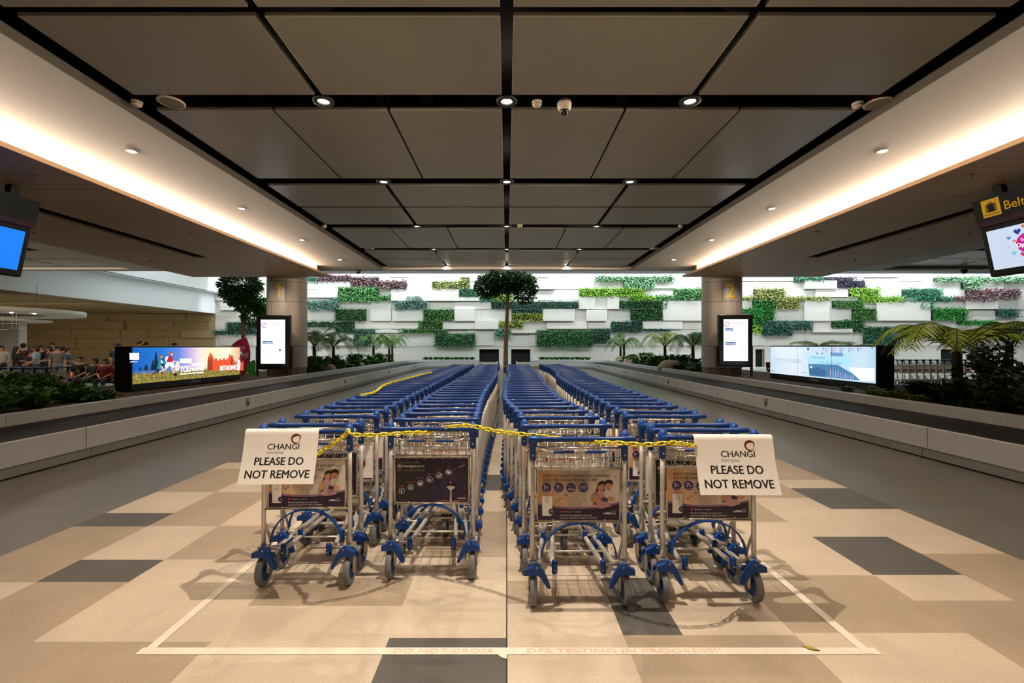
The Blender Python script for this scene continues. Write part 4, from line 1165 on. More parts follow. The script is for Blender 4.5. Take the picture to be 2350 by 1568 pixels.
for k in range(14):
    x = 960+k*44; h_ = 260+((k*37) % 60); a.poly(pr([(x,248),(x+36,248),(x+34,h_+30),(x+4,h_+20)]), (lv, pk, cy)[k % 3])
a.poly(pr([(1085,320),(1285,330),(1280,380),(1095,372)]), S('city_blue','#6f9fd0',1.0))
a.poly(pr([(870,322),(900,330),(895,348),(880,345)]), bl2); a.poly(pr([(955,320),(972,322),(968,352),(958,350)]), bl2)
a.poly(pr([(1360,545),(1760,560),(1760,755),(1545,742)]), S('page_white','#e3eef8',1.3)); a.disc(*pxR(1740+795*.1532,760+540*.1532),.035,w1)
def rt(txt, x0, x1, y, size, m):
    u0, v0 = pxR(1740+x0*.1532, 760+y*.1532); u1, _ = pxR(1740+x1*.1532, 760+y*.1532); a.text(txt, u0, v0, size, m, width=u1-u0)
rt('Welcome to Singapore',230,655,440,.15,gt); rt('Welcome',800,1000,415,.14,gt2); rt('to a special place',920,1260,490,.15,gt2)
a.poly(pr([(235,460),(235,466),(640,478),(640,472)]), gt); rt('changi',185,245,598,.06,bl); rt('CHANGI',640,730,630,.06,gt2)
for x in (588,1108):
    u0, _ = pxR(1740+x*.1532, 800); a.rect(u0-.006,.72,u0+.006,1.6,S('bezel','#3c5468',.5))
a.build('screen', t)
a = Art(lambda u,v,h: (u,.0035-h,v)); u0, v0 = pxR(1740+765*.1532, 760+738*.1532); a.text('JCDecaux', u0, v0, .10, M_logo_w, width=.40, bold=.01); a.build('lettering', t)

# ------------------------------------------------------------------ hanging belt signs
M_sign = mat('sign_black', '#100f0d', 0.35); M_plum = mat('sign_plum', '#3a1436', 0.4); M_casing = mat('screen_casing', '#a9a49c', 0.4)
def skew(v): return .22*(3.98-v)
def hang_sign(loc, rz, label, right):
    t = thing('hanging_sign', label, 'sign', (*loc,0), rz)
    L = 2.4
    def slab(name, u0, u1, v0, v1, y0, y1, m, par=t, bev=.0):
        b = MB(); b.add([(u0,skew(v0)+y0,v0),(u1,skew(v0)+y0,v0),(u1,skew(v0)+y1,v0),(u0,skew(v0)+y1,v0),(u0,skew(v1)+y0,v1),(u1,skew(v1)+y0,v1),(u1,skew(v1)+y1,v1),(u0,skew(v1)+y1,v1)],
            [(0,3,2,1),(4,5,6,7),(0,1,5,4),(1,2,6,5),(2,3,7,6),(3,0,4,7)])
        return b.build(name, m, par, bevel=bev)
    slab('header', 0, L, 3.63, 3.98, 0, .22, M_sign); slab('plum_band', 0, L, 3.545, 3.63, 0, .22, M_plum)
    slab('bracket', .3, .42, 3.98, 4.13, .05, .15, M_sign); slab('bracket', L-.42, L-.3, 3.98, 4.13, .05, .15, M_sign)
    fn = lambda u,v,h: (u, skew(v)-.0008-h, v)
    for k in range(2):
        u0, u1 = .03+1.19*k, 1.17+1.19*k
        sc = slab('screen_frame', u0, u1, 2.74, 3.545, 0, .12, M_sign, bev=.02); slab('casing', u0+.02, u1-.02, 2.80, 3.5, .12, .26, M_casing, sc, .03)
        a = Art(fn)
        q0, q1, z0, z1 = u0+.09, u1-.09, 2.84, 3.46
        if not right:
            a.rect(q0,z0,q1,z1,glow('sign_screen_blue','#0a84ff',1.0))
        else:
            a.rect(q0,z0,q1,z1,glow('sign_screen_pale','#d6e6fb',.9))
            c = (q0+q1)/2+.10*(1-k); cv = (z0+z1)/2+.02
            g1, g2 = glow('petal_magenta','#c0188c',1.0), glow('petal_plum','#5c1e78',.9)
            a.disc(c,cv,.20,g1,ry=.16); a.disc(c+.08,cv-.02,.11,g2,ry=.10)
            for i, (du, dv, r, colr) in enumerate(((-.15,.19,.05,'#2b3596'),(-.05,.25,.035,'#e2623a'),(.03,.24,.03,'#2fae62'),(-.28,.12,.03,'#3f8fd8'),(-.25,-.12,.035,'#7cc4e8'),(-.30,-.02,.02,'#c9b3e0'),(-.12,-.16,.05,'#d43a7a'),(-.06,-.15,.02,'#35b070'),(-.06,-.25,.025,'#c95a9a'),(.16,.2,.035,'#e2a13a'),(.25,.1,.035,'#d43a7a'),(.27,-.06,.03,'#3f8fd8'),(.12,-.2,.04,'#e2623a'),(-.21,.06,.025,'#e08a3a'))):
                a.heart(c+du, cv+dv, r, glow('petal_%d' % i, colr, 1.0))
            a.text('Terminal 4', c-.13, cv+.035, .06, S_white2, bold=.01); a.text('Open House', c-.2, cv-.045, .085, S_white2, bold=.02)
            a.rect(c-.2,z0+.06,c+.2,z0+.065,glow('sign_faint','#b9c6da',1.0))
        a.build('screen', sc)
    if right:
        a = Art(fn)
        for o_ in (0,):
            a.rect(.13,3.675,.40,3.945,M_yel)
            a.rrect(.20,3.745,.33,3.875,.012,M_sign); a.rect(.185,3.75,.193,3.87,M_sign); a.rect(.337,3.75,.345,3.87,M_sign); a.rect(.213,3.745,.218,3.875,M_yel); a.rect(.312,3.745,.317,3.875,M_yel)
            a.rrect(.24,3.87,.29,3.90,.008,M_sign); a.rect(.25,3.875,.28,3.89,M_yel)
            for i in range(5): a.disc(.175+.045*i,3.712,.010,M_sign,n=12)
            a.text('Belt 2', .445, 3.725, .185, M_yel, bold=.006)
        a.build('lettering', t)
hang_sign((7.66,7.5), -math.pi/2, 'hanging black sign reading Belt with suitcase symbol over a pale screen', True)
hang_sign((-7.68,5.1), math.pi/2, 'hanging black sign with plum band over a plain bright blue screen', False)
# ------------------------------------------------------------------ planted wall at the end of the hall
WY = 36.0
def wall_mat(name, c):
    m = bpy.data.materials.new(name); m.use_nodes = True
    nt = m.node_tree; b = nt.nodes['Principled BSDF']; b.inputs['Roughness'].default_value = 0.85
    ge = nt.nodes.new('ShaderNodeNewGeometry')
    mp = nt.nodes.new('ShaderNodeMapping'); mp.inputs['Rotation'].default_value = (math.pi/2,0,0); nt.links.new(ge.outputs['Position'], mp.inputs['Vector'])
    br = nt.nodes.new('ShaderNodeTexBrick'); br.inputs['Scale'].default_value = 1.0; br.inputs['Brick Width'].default_value = 2.6; br.inputs['Row Height'].default_value = 0.31
    br.inputs['Mortar Size'].default_value = 0.012; br.inputs['Mortar Smooth'].default_value = 0.3
    br.inputs['Color1'].default_value = (*c,1); br.inputs['Color2'].default_value = (*[x*.95 for x in c],1); br.inputs['Mortar'].default_value = (*[x*.88 for x in c],1)
    nt.links.new(mp.outputs['Vector'], br.inputs['Vector']); nt.links.new(br.outputs['Color'], b.inputs['Base Color'])
    return m
M_stone = wall_mat('cast_stone', lin('#d6d3cc')); M_stoneb = wall_mat('cast_stone_beige', lin('#a8916a'))
random.seed(3)
wb = MB()
OPEN = [(1100,1145),(1173,1217),(1733,1754),(2158,2195),(2225,2268),(530,562)]
OX = sorted([(W(a,0,WY)[0], W(b,0,WY)[0]) for a, b in OPEN])
xs = [-23.05]+[v for p in OX for v in p]+[47]
ztop = 1.40
for i in range(0, len(xs), 2): wb.box(xs[i], xs[i+1], WY, WY+.5, 0, ztop)
wb.box(-23.05, 47, WY, WY+.5, ztop, 9.6)
def blk(x0, x1, y0, y1, pr):
    pr *= .78; a = W(x0, y1, WY-pr); b = W(x1, y0, WY-pr)
    wb.box(a[0], b[0], WY-pr, WY+.01, a[1], b[1])
rows_ = [628,636.5,645.3,664,690.8,709.5,737,755.8,764.5,793]
for y0, y1 in zip(rows_, rows_[1:]):
    x = 485+random.uniform(0,40)
    while x < 2420:
        w = random.choice((40,55,70,90,110)); blk(x, x+w-.4, y0+.15, y1-.15, random.choice((.02,.05,.09,.13))); x += w
BL = [(702,750,665,683,.3),(702,730,645,664,.22),(730,776,646,683,.35),(776,804,646,659.5,.35),(850,897,691,737,.2),(900,970,712,737,.32),(814,897,744,755,.14),(897,960,741,755,.22),(861,924,757,764,.2),
 (897,1053,664,690.5,.35),(1053,1100,683,690.5,.35),(745,812,769,793,.35),(1043,1090,709.5,737,.4),(1016,1090,741,755.5,.33),(1090,1143,738,755.5,.42),(1174,1230,756,764.5,.33),
 (1246,1319,709.5,736.8,.4),(1255,1347,741,755,.3),(1348,1400,741,754.5,.22),(1346,1393,711,736.8,.38),(1329,1366,681.5,709,.35),(1394,1421,681.5,709,.35),(1366,1394,681.5,709,.18),(1226,1273,645.5,664,.32),
 (1521,1616,690.5,736,.4),(1475,1566,738,755,.36),(1566,1600,743,756,.15),(1848,1921,644,663,.42),(1872,1947,664,682,.28),(1846,1904,691,736.5,.32),(1865,1957,755,763,.42),
 (2012,2136,694,736,.38),(2217,2290,684,709,.36),(2232,2285,713,736,.12),(1043,1127,694,709,.16),(1200,1246,640,644,.1),(2071,2108,683,694,.2),(1502,1547,648,662,.2),(490,560,664,690,.25),(505,545,694,712,.3)]
for b_ in BL: blk(*b_)
blk(485, 1640, 793.5, 795.5, .06); blk(1700, 2420, 793.5, 795.5, .06)
struct(wb.build('wall_back', M_stone))
ob = MB()
for a, b in OX: ob.box(a-.05, b+.05, WY+.30, WY+.55, 0, ztop+.05)
struct(ob.build('wall_openings', M_black))
fb = MB()
for a, b in OX:
    for z0, z1, x0, x1 in ((0,ztop+.06,a-.06,a),(0,ztop+.06,b,b+.06),(ztop,ztop+.06,a,b)): fb.box(x0,x1,WY-.04,WY+.1,z0,z1)
struct(fb.build('trim_openings', M_stone))
vb = MB(); vb.box(-23,47,34.2,34.4,7.12,9.2); struct(vb.build('wall_valance', mat('valance_grey','#55585a',0.35,metal=0.4)))

# ---- leaves
def leaf(mb, b, d, L, w, rng, mi=0):
    d = Vector(d).normalized(); s = d.cross(Vector((rng.uniform(-1,1), rng.uniform(-1,1), rng.uniform(-1,1))))
    if s.length < 1e-3: s = Vector((1,0,0))
    s.normalize(); n = d.cross(s)
    b = Vector(b); c = b+d*(L*.45)
    mb.add([b, c+s*w+n*w*.35, b+d*L-n*L*.12, c-s*w+n*w*.35], [(0,1,2),(0,2,3)], mi, False)
LEAFC = {'purple':('#8a6a70',.6),'dpurple':('#4e4160',.45),'teal':('#3f8a6c',.5),'lgreen':('#62a05e',.55),'silver':('#62887a',.6),'dgreen':('#2c6634',.6),'green':('#4a8436',.55),
         'yellow':('#9aa83c',.5),'cream':('#a5ab62',.55),'dteal':('#2c6252',.6),'bright':('#2f8f36',.5),'lime':('#8fc23a',.4),'pale':('#8dbb92',.5)}
def leafmat(k):
    c, v = LEAFC[k]; return mat('leaf_'+k, c, 0.45, island=v)
M_back = mat('planting_felt', '#1c2a18', 0.9)
rng = random.Random(21)
def planting(label, col, rects, spiky=False, dens=330, size=.17):
    o = thing('wall_planting', label, 'wall planting', (0,WY,0))
    bk = MB(); lv = MB(); size *= .68
    for x0, x1, y0, y1 in rects:
        a = W(x0, y1, WY-.2); b = W(x1, y0, WY-.2)
        bk.box(a[0]+.05, b[0]-.05, -.13, .05, a[1]+.05, b[1]-.05)
        n = int((b[0]-a[0])*(b[1]-a[1])*dens)
        for k in range(n):
            x = rng.uniform(a[0], b[0]); z = rng.uniform(a[1], b[1]+.05); y = -.20-abs(rng.gauss(0,.10))
            if spiky: leaf(lv, (x,y,z), (rng.uniform(-.9,.9), -rng.uniform(.2,.7), -rng.uniform(.2,1.1)), size*rng.uniform(1.3,2.6), size*.22, rng)
            else: leaf(lv, (x,y,z), (rng.uniform(-1,1), -rng.uniform(.15,.8), rng.uniform(-1,.7)), size*rng.uniform(.7,1.35), size*rng.uniform(.3,.45), rng)
        for k in range(int((b[0]-a[0])*(14 if spiky else 7))):      # trailing fringe
            x = rng.uniform(a[0], b[0]); leaf(lv, (x,-.25,a[1]+.03), (rng.uniform(-.4,.4),-.2,-1), size*rng.uniform(.9,1.9), size*.28, rng)
    bk.build('backing', M_back, o); lv.build('foliage', leafmat(col), o)
planting('purple-leaved stepped planting high on the wall beside pillar 1','purple',[(729,806,631,646),(806,870,636,657),(870,934,645,664)],size=.2)
planting('small teal planting strip high on the wall right against pillar 1','teal',[(701,729,635,646)])
planting('pale green planting just below the purple patch near pillar 1','lgreen',[(777,870,660,692),(870,897,679,691)],size=.2)
planting('silvery green planting strip beside pillar 1, under the bare upper blocks','silver',[(757,777,683,708),(702,777,690,709.5)],True)
planting('dark green block of ivy low on the wall near pillar 1','dgreen',[(768,841,709.5,737),(768,814,737,765),(702,768,738,752)],size=.15)
planting('teal trailing planting low on the wall behind the tree ferns near pillar 1','dteal',[(813,861,755.6,767),(812,851,767,795)],True)
planting('silvery bushy planting between pillar 1 and the hall tree','silver',[(906,980,690,709),(933,970,680,690)],True)
planting('variegated yellow-green planting high between pillar 1 and the hall tree','cream',[(990,1079,645,663),(1054,1079,635,645)])
planting('teal green planting high beside the crown of the hall tree','teal',[(1053,1100,662.5,681.6),(1100,1128,676,693)],size=.13)
planting('bright yellow-green planting behind the crown of the hall tree','lime',[(1128,1176,662,691)])
planting('long blue-green planting band behind the trunk of the hall tree','dteal',[(1127,1328,691,709),(1173,1246,709,720)],size=.14)
planting('cream variegated planting beside the trunk of the hall tree','yellow',[(1173,1246,720,737),(1145,1201,737,754)],size=.15)
planting('small hanging fern planting behind the hall tree trunk above the wall openings','teal',[(1137,1172,755,772)],True)
planting('fresh green planting in a stepped block between pillar 1 and the hall tree','green',[(971.5,1043,709.5,737),(961,1016,737,756),(915,1016,756,765)],size=.15)
planting('dark bushy planting lowest on the wall above the wall opening, pillar 1 side','dgreen',[(998,1027,756,765),(998,1091,764.5,794)],True)
planting('yellow-green planting band high on the wall between the hall tree and pillar 2','lime',[(1329,1479,662,681),(1447,1504,679,690)],size=.18)
planting('pale whitish green planting topmost between the hall tree and pillar 2','pale',[(1366,1430,633.5,645.5),(1430,1500,634,664),(1498,1547,634,646)],size=.2)
planting('glossy dark and pale green planting high on the wall against pillar 2','lgreen',[(1504,1546,679,690),(1546,1615,663,690)],size=.2)
planting('deep green planting block between the hall tree and pillar 2','dgreen',[(1421,1530,690,709),(1447,1521,709,736)],size=.17)
planting('dark teal stepped planting below the deep green block on the pillar 2 side','dteal',[(1402,1475,737,764),(1356,1402,755,789),(1475,1539,755,762)],size=.14)
planting('very long dark trailing planting low on the wall right of the openings','dgreen',[(1231,1360,757,795)],True)
planting('dark planting low on the wall tucked behind pillar 2 and its ferns','dgreen',[(1588,1616,762,790)],True)
planting('short light green planting strip topmost beyond pillar 2','teal',[(1822,1891,635,647)])
planting('violet-leaved planting topmost on the wall beyond pillar 2','dpurple',[(1891,1962,636,643.5),(1922,1988,643,662)],size=.14)
planting('cream variegated planting in a stepped band just beyond pillar 2','cream',[(1729,1802,662.5,681.6),(1702,1837,681,690),(1778,1837,690,709),(1837,1903,681,690)],size=.18)
planting('bright green creeper planting beside the portrait screen at pillar 2','bright',[(1727,1778,689,736),(1702,1749,708,721),(1726,1749,721,748)],size=.16)
planting('small yellow planting tuft beside the portrait screen at pillar 2','lime',[(1726,1748,748,765)])
planting('blue-green spiky planting above the welcome video wall','dteal',[(1748,1862,736,755),(1748,1816,755,767)],True,size=.22)
planting('lime planting high on the wall above the welcome video wall','lime',[(1947,2018.5,662,682),(1971,2071,681,695)],size=.17)
planting('leaf green stepped planting above the end of the welcome video wall','green',[(1911,1983,690,708),(1955,2010,708,736)],size=.16)
planting('blackish green planting with a long thin arm above the welcome video wall','dgreen',[(1910,1983,736,753),(1957,1983,753,762),(1984,2056,751,769),(2056,2135,751,763)],size=.2)
planting('blue-green planting lowest on the wall over the end of the video wall','dteal',[(1982,2060,769,793)],True)
planting('T-shaped teal green planting high on the wall beyond the video wall','teal',[(2070,2162,663,683),(2070,2187,681,693),(2109,2143,693,711)],size=.15)
planting('plain green planting block above the tall tree fern','bright',[(2138,2219,708,736)],size=.18)
planting('pink and brown leaved planting high on the wall near the hanging belt sign','purple',[(2216,2340,665,683),(2187,2284,681,691)],size=.22)
planting('long pale green planting topmost behind the hanging belt sign','pale',[(2144,2420,636,646.6),(2207,2250,645,665)],size=.2)
planting('blue-green planting above the farthest tree fern','dteal',[(2286,2335,708,726)],True)
planting('thin green planting arm behind the fronds of the tall tree fern','bright',[(2199,2285,736,746)])
planting('dark teal two-step planting on the wall beside the tree at pillar 1','dteal',[(519,588,739,769),(490,519,758,769)],size=.14)
planting('light green planting on the wall between the slim tree and pillar 1','lgreen',[(586,603,646,665),(586,613,684,721)],size=.17)

# ---- trees
M_bark = mat('bark', '#8a6a4a', 0.85, var=0.2, scale=6, bump=0.3); M_barkd = mat('bark_dark', '#3a2c20', 0.9, var=0.2, scale=8)
def crown(mb, blobs, n, size, rng):
    tot = sum(r[0]*r[1]+r[0]*r[2] for c, r in blobs)
    for c, r in blobs:
        for k in range(int(n*(r[0]*r[1]+r[0]*r[2])/tot)):
            v = Vector((rng.gauss(0,1), rng.gauss(0,1), rng.gauss(0,1))).normalized(); q = rng.uniform(.55,1.0)
            p = (c[0]+v.x*r[0]*q, c[1]+v.y*r[1]*q, c[2]+v.z*r[2]*q)
            leaf(mb, p, (v.x+rng.uniform(-.8,.8), v.y+rng.uniform(-.8,.8), v.z*.3+rng.uniform(-.9,.35)), size*rng.uniform(.7,1.3), size*.24, rng)
def tree(loc, label, trunk, branches, blobs, n, size, m):
    t = thing('indoor_tree', label, 'tree', loc)
    b = MB(); b.tube(*trunk, 10); b.build('trunk', M_bark, t)
    b = MB()
    for pts, r in branches: b.tube(pts, r, 6)
    b.build('branches', M_bark, t)
    c = MB(); crown(c, blobs, n, size, rng); c.build('crown', m, t)
LEAFC['tree'] = ('#2c4a1c',.5); LEAFC['tree2'] = ('#2f5a20',.55); LEAFC['fernl'] = ('#b0c848',.35); LEAFC['bush'] = ('#47752e',.6); LEAFC['fernd'] = ('#5f8a3c',.45); LEAFC['bushd'] = ('#2c4a24',.55); LEAFC['grass'] = ('#6f7f2c',.4)
tree((-.05,28,0), 'tall hall tree with broad dark umbrella crown behind the trolley rows',
     ([(0,0,0),(-.02,0,.6),(0,0,1.8),(.06,0,3.2),(.1,0,4.4),(.12,0,5.2)], [.17,.155,.14,.12,.1,.06]),
     [([(.05,0,3.9),(.5,.1,4.5),(.9,.1,5.0)], [.05,.04,.02]), ([(.08,0,4.1),(-.4,-.1,4.7),(-.9,0,5.2)], [.05,.035,.02]), ([(.1,0,4.6),(.3,-.5,5.2)], [.04,.02]), ([(.1,0,4.6),(-.1,.6,5.3)], [.04,.02])],
     [((-1.05,0,5.35),(.85,.9,.75)),((1.15,0,5.2),(.75,.9,.95)),((0,0,5.75),(1.3,1.2,.55)),((-.3,-.4,5.3),(.9,.7,.45)),((.6,.3,5.6),(1.0,1.0,.6))], 5200, .24, leafmat('tree'))
tree((-13.9,24,0), 'slim tree with rounded green crown beside pillar 1',
     ([(0,0,0),(.02,0,1.5),(-.02,0,3.0),(.0,0,4.2)], [.12,.11,.10,.07]),
     [([(0,0,3.0),(.4,.1,3.6),(.7,.1,3.9)], [.05,.03,.02]), ([(0,0,3.4),(-.5,0,4.2)], [.04,.02]), ([(0,0,3.3),(.1,-.4,4.1)], [.04,.02])],
     [((-.15,0,4.85),(1.02,.9,.75)),((-.2,0,4.35),(.85,.8,.55)),((.1,0,3.9),(.75,.6,.4)),((.55,0,3.3),(.55,.5,.65)),((.9,.1,3.75),(.4,.4,.5))], 3600, .22, leafmat('tree2'))

# ---- tree ferns
def frond(mb, L, rise, droop, rng, m_st=0, m_lf=1, wid=.27, n=40):
    """frond growing from the origin along +x"""
    P = []
    for k in range(n+1):
        s = k/n; P.append(Vector((L*(s-.12*s*s), 0, rise*L*math.sin(min(1,s*1.0)*math.pi*.62)-droop*L*s**2.4)))
    mb.tube(P, [.013*(1-.85*k/n)+.002 for k in range(n+1)], 5, m_st)
    for k in range(4, n):
        s = k/n; t = (P[k+1]-P[k-1]).normalized(); w = wid*L*(math.sin(math.pi*min(1,(s-.08)*1.02))**.7)
        for q in (-1,1):
            d = (Vector((0,q,0))*1.0+t*.55+Vector((0,0,-.32+rng.uniform(-.2,.2)))).normalized(); w *= rng.uniform(.8,1.1)
            a = P[k]; tip = a+d*w+Vector((0,0,-.10*w)); h = L*.0105
            mb.add([a-t*h, a+d*w*.5-t*h*1.05, tip, a+d*w*.5+t*h*.9, a+t*h*.6], [(0,1,3,4),(1,2,3)], m_lf, False)
def tree_fern(loc, trunk, L, n, label, key='fernd', droop=.42, rise=.34, angs=None, seed=1, tr=.075):
    r_ = random.Random(seed)
    t = thing('tree_fern', label, 'tree fern', loc)
    b = MB(); b.tube([(0,0,0),(.01,0,trunk*.5),(0,0,trunk),(0,0,trunk+.06)], [tr*1.25,tr,tr*.9,tr*.5], 9); b.build('trunk', M_barkd, t)
    angs = angs or [k*360/n+r_.uniform(-12,12) for k in range(n)]
    for a in angs:
        f = MB(); frond(f, L*r_.uniform(.85,1.1), rise*r_.uniform(.8,1.25), droop*r_.uniform(.8,1.2), r_)
        o = f.build('frond', [M_barkd, leafmat(key)], t, (0,0,trunk), math.radians(a))
tree_fern((9.40,9.5,.5), 1.02, 1.62, 11, 'tall tree fern with wide yellow-green fronds over the dark shrubs near the hanging belt sign', 'fernl', .40, .42, [175,200,150,225,120,300,335,5,30,60,95], 4, .085)
tree_fern((11.7,10.6,.0), 1.65, 1.5, 10, 'second tall tree fern at the edge of the view past the hanging belt sign', 'fernd', .5, .42, None, 5)
for i, (px, X, tr, L) in enumerate(((721,-8.6,1.1,1.6),(765,-8.2,1.05,1.5),(857,-8.6,1.2,1.45),(900,-8.4,1.2,1.5),(893,-7.9,1.0,1.2))):
    Y = abs(X)*F/(CX-px)
    tree_fern((X,Y,.5), tr, L, 10, 'tree fern in the planter on the pillar 1 side, %s back from the pillar' % ORD[i], 'fernd', .62, .62, None, 30+i, .08)
for i, (px, X, tr, L) in enumerate(((1590,9.0,1.1,1.6),(1526,8.5,1.1,1.6),(1419,8.4,1.25,1.6),(1424,8.0,1.0,1.2))):
    Y = min(32.6, abs(X)*F/(px-CX))
    tree_fern((X,Y,.5), tr, L, 10, 'tree fern in the planter on the pillar 2 side, %s back from the pillar' % ORD[i], 'fernl' if i == 1 else 'fernd', .62, .58, None, 50+i, .08)
for i, (px, X, Z) in enumerate(((1880,14.2,1.15),(1945,15.6,1.05))):
    Y = X*F/(px-CX)
    tree_fern((X,Y,0), Z+.45, 1.35, 8, 'small flat-topped tree fern rising behind the video wall, %s along' % ORD[i], 'fernl', .12, .22, None, 70+i, .07)

# ---- shrubs and rocks in the planters
def strap_shrub(loc, label, h, spread, n, key, seed, group=None, wid=.05, cat='shrub', name='leafy_shrub'):
    r_ = random.Random(seed); b = MB()
    for k in range(n):
        a = r_.uniform(0, 2*math.pi); s = spread*r_.uniform(.35,1); hh = h*r_.uniform(.6,1.05); w = wid*r_.uniform(.7,1.3)
        base = Vector((r_.uniform(-.5,.5)*spread*.6, r_.uniform(-.5,.5)*spread*.6, 0)); d = Vector((math.cos(a),math.sin(a),0)); sd = Vector((-d.y,d.x,0))
        P = [base+d*s*q*q*.9+Vector((0,0,hh*(q-.38*q**3))) for q in (0,.3,.6,.85,1.0)]; ws = [w*.5,w,w*1.15,w*.7,.004]
        vs = []
        for p, ww in zip(P, ws): vs += [p-sd*ww, p+Vector((0,0,-ww*.35)), p+sd*ww]
        fs = []
        for i in range(4): fs += [(3*i,3*i+1,3*i+4,3*i+3),(3*i+1,3*i+2,3*i+5,3*i+4)]
        b.add(vs, fs)
    return tag(b.build(name, mat('gloss_'+key, LEAFC[key][0], 0.28, island=LEAFC[key][1]), loc=loc), label, cat, group)
def leafy_bush(loc, label, h, spread, n, key, seed, size=.16, group=None):
    r_ = random.Random(seed); t = thing('leafy_bush', label, 'bush', loc, group=group)
    st = MB(); lf_ = MB()
    for k in range(max(6, n//14)):
        a = r_.uniform(0,2*math.pi); d = Vector((math.cos(a),math.sin(a),0)); s = spread*r_.uniform(.1,1); hh = h*r_.uniform(.55,1.05)
        P = [Vector((0,0,0))+d*s*.2, d*s*.55+Vector((0,0,hh*.55)), d*s+Vector((0,0,hh))]
        st.tube(P, [.010,.008,.004], 5)
        for q in range(14):
            f = .25+.75*q/13; p = P[0].lerp(P[1], min(1,f*2)) if f < .5 else P[1].lerp(P[2], (f-.5)*2)
            an = q*2.4+k; leaf(lf_, p, (math.cos(an), math.sin(an), r_.uniform(-.1,.9)), size*r_.uniform(.8,1.4), size*.26, r_)
    st.build('stem', M_barkd, t); lf_.build('foliage', mat('gloss_'+key, LEAFC[key][0], 0.28, island=LEAFC[key][1]), t)
def rock(loc, r, label, seed):
    r_ = random.Random(seed); b = MB(); b.ell((0,0,0),(1,1,1),14,10)
    ph = [r_.uniform(0,6) for _ in range(6)]; v2 = []
    for x, y, z in b.v:
        k = 1+.12*math.sin(2.3*x+ph[0])+.1*math.sin(3.1*y+ph[1]+x)+.09*math.sin(4*z+ph[2]+y*2)
        v2.append((x*k*r[0], y*k*r[1], max(z*k,-.35)*r[2]))
    b.v = v2
    tag(b.build('boulder', mat('sandstone','#a8957c',0.9,var=0.2,scale=4,bump=0.4), loc=loc), label, 'rock')
for i, (px, X, r) in enumerate(((795,-8.6,.42),(875,-8.7,.45),(822,-7.8,.2),(757,-7.75,.25))):
    Y = abs(X)*F/(CX-px); rock((X,Y,.62), (r*1.3,r,r*.85), 'pale rounded boulder among the plants, pillar 1 side, %s of its row' % ('largest by the rail','farthest','third back','nearest the pillar')[i], i)
for i, (px, X, r) in enumerate(((1545,7.95,.42),(1473,8.6,.35),(1448,7.9,.33),(1428,8.1,.4))):
    Y = X*F/(px-CX); rock((X,Y,.62), (r*1.5,r,r*.75), 'pale sandstone boulder among the plants, pillar 2 side, %s back from the pillar' % ORD[i], 10+i)
rg2 = random.Random(77)
for sx, nm in ((-1,'pillar 1'),(1,'pillar 2')):
    ys = [18.6,19.3,20.1,21.0,21.9,22.9,24.0,25.2,26.5,27.8,29.2,30.6,31.8]
    for i, y in enumerate(ys):
        strap_shrub((sx*rg2.uniform(8.1,9.3),y,.54), 'dark strap-leaved shrub in the planter at %s, %s toward the planted wall' % (nm, ORD[i]), rg2.uniform(.85,1.1), .6, 64, 'bush', 200+i+int(sx*40), None, .045)
    for i, y in enumerate((18.7,19.6,20.5,21.4,22.4,23.5,24.7,26.0,27.4,28.9,30.4)):
        strap_shrub((sx*rg2.uniform(7.75,8.3),y,.54), 'dark upright plant close behind the rail at %s, %s toward the planted wall' % (nm, ORD[i]), rg2.uniform(.45,.75), .5, 60, 'bush', 250+i+int(sx*40), None, .04)
    for i, y in enumerate((18.9,20.6,22.4,24.6,27.2,30.0)):
        strap_shrub((sx*rg2.uniform(7.6,7.8),y,.54), 'low bright ground plant behind the rail at %s, %s toward the planted wall' % (nm, ORD[i]), .34, .4, 44, 'green', 300+i+int(sx*40), None, .03, 'ground plant', 'ground_plant')
    for i, x in enumerate((2.7,3.1,3.5,3.9,4.3,4.7,5.1,5.5,5.9,6.3)):
        strap_shrub((sx*x,35.4,.49), 'small green plant at the wall foot, %s side, %s from the opening' % (nm, ORD[i]), .5, .42, 50, 'green', 340+i+int(sx*40), None, .035, 'ground plant', 'ground_plant')
# near planter, pillar 1 side
for i, (X, Y, h, sp) in enumerate(((-7.85,6.3,.32,.36),(-8.3,6.9,.46,.42),(-8.0,7.1,.42,.38),(-8.8,7.7,.55,.45),(-7.9,7.65,.36,.36),(-8.6,8.2,.52,.45),(-9.2,8.6,.52,.45),(-8.3,8.6,.30,.4),(-8.95,9.2,.30,.42),(-8.0,8.9,.14,.32))):
    leafy_bush((X,Y,.53), 'glossy dark green bush in the near planter beside the runners advertising box, %s of ten' % ORD[i], h, sp, 400, 'bush', 400+i, .145)
strap_shrub((-8.75,8.4,.54), 'bright green broad-leaved plant standing above the near bushes', .80, .3, 16, 'bright', 420, None, .07)
pt = thing('peace_lily', 'peace lily with white flowers at the end of the runners advertising box', 'flowering plant', (-9.0,9.75,.54))
b = MB(); rr = random.Random(9)
for k in range(22):
    a = rr.uniform(0,6.28); leaf(b, (0,0,.02), (math.cos(a),math.sin(a),rr.uniform(.5,1.4)), rr.uniform(.28,.42), .045, rr)
b.build('foliage', leafmat('bright'), pt)
b = MB(); s_ = MB()
for a, hgt in ((.3,.62),(2.4,.55),(4.2,.48),(5.3,.58)):
    p = Vector((.14*math.cos(a),.14*math.sin(a),hgt)); s_.tube([(0,0,0),p*.6,p], .006, 5)
    b.add([p, p+Vector((.035,0,.06)), p+Vector((.01,-.02,.14)), p+Vector((-.035,0,.06))], [(0,1,2),(0,2,3)])
s_.build('stem', leafmat('bright'), pt); b.build('flower', mat('petal_white','#e8e0c4',0.5), pt)
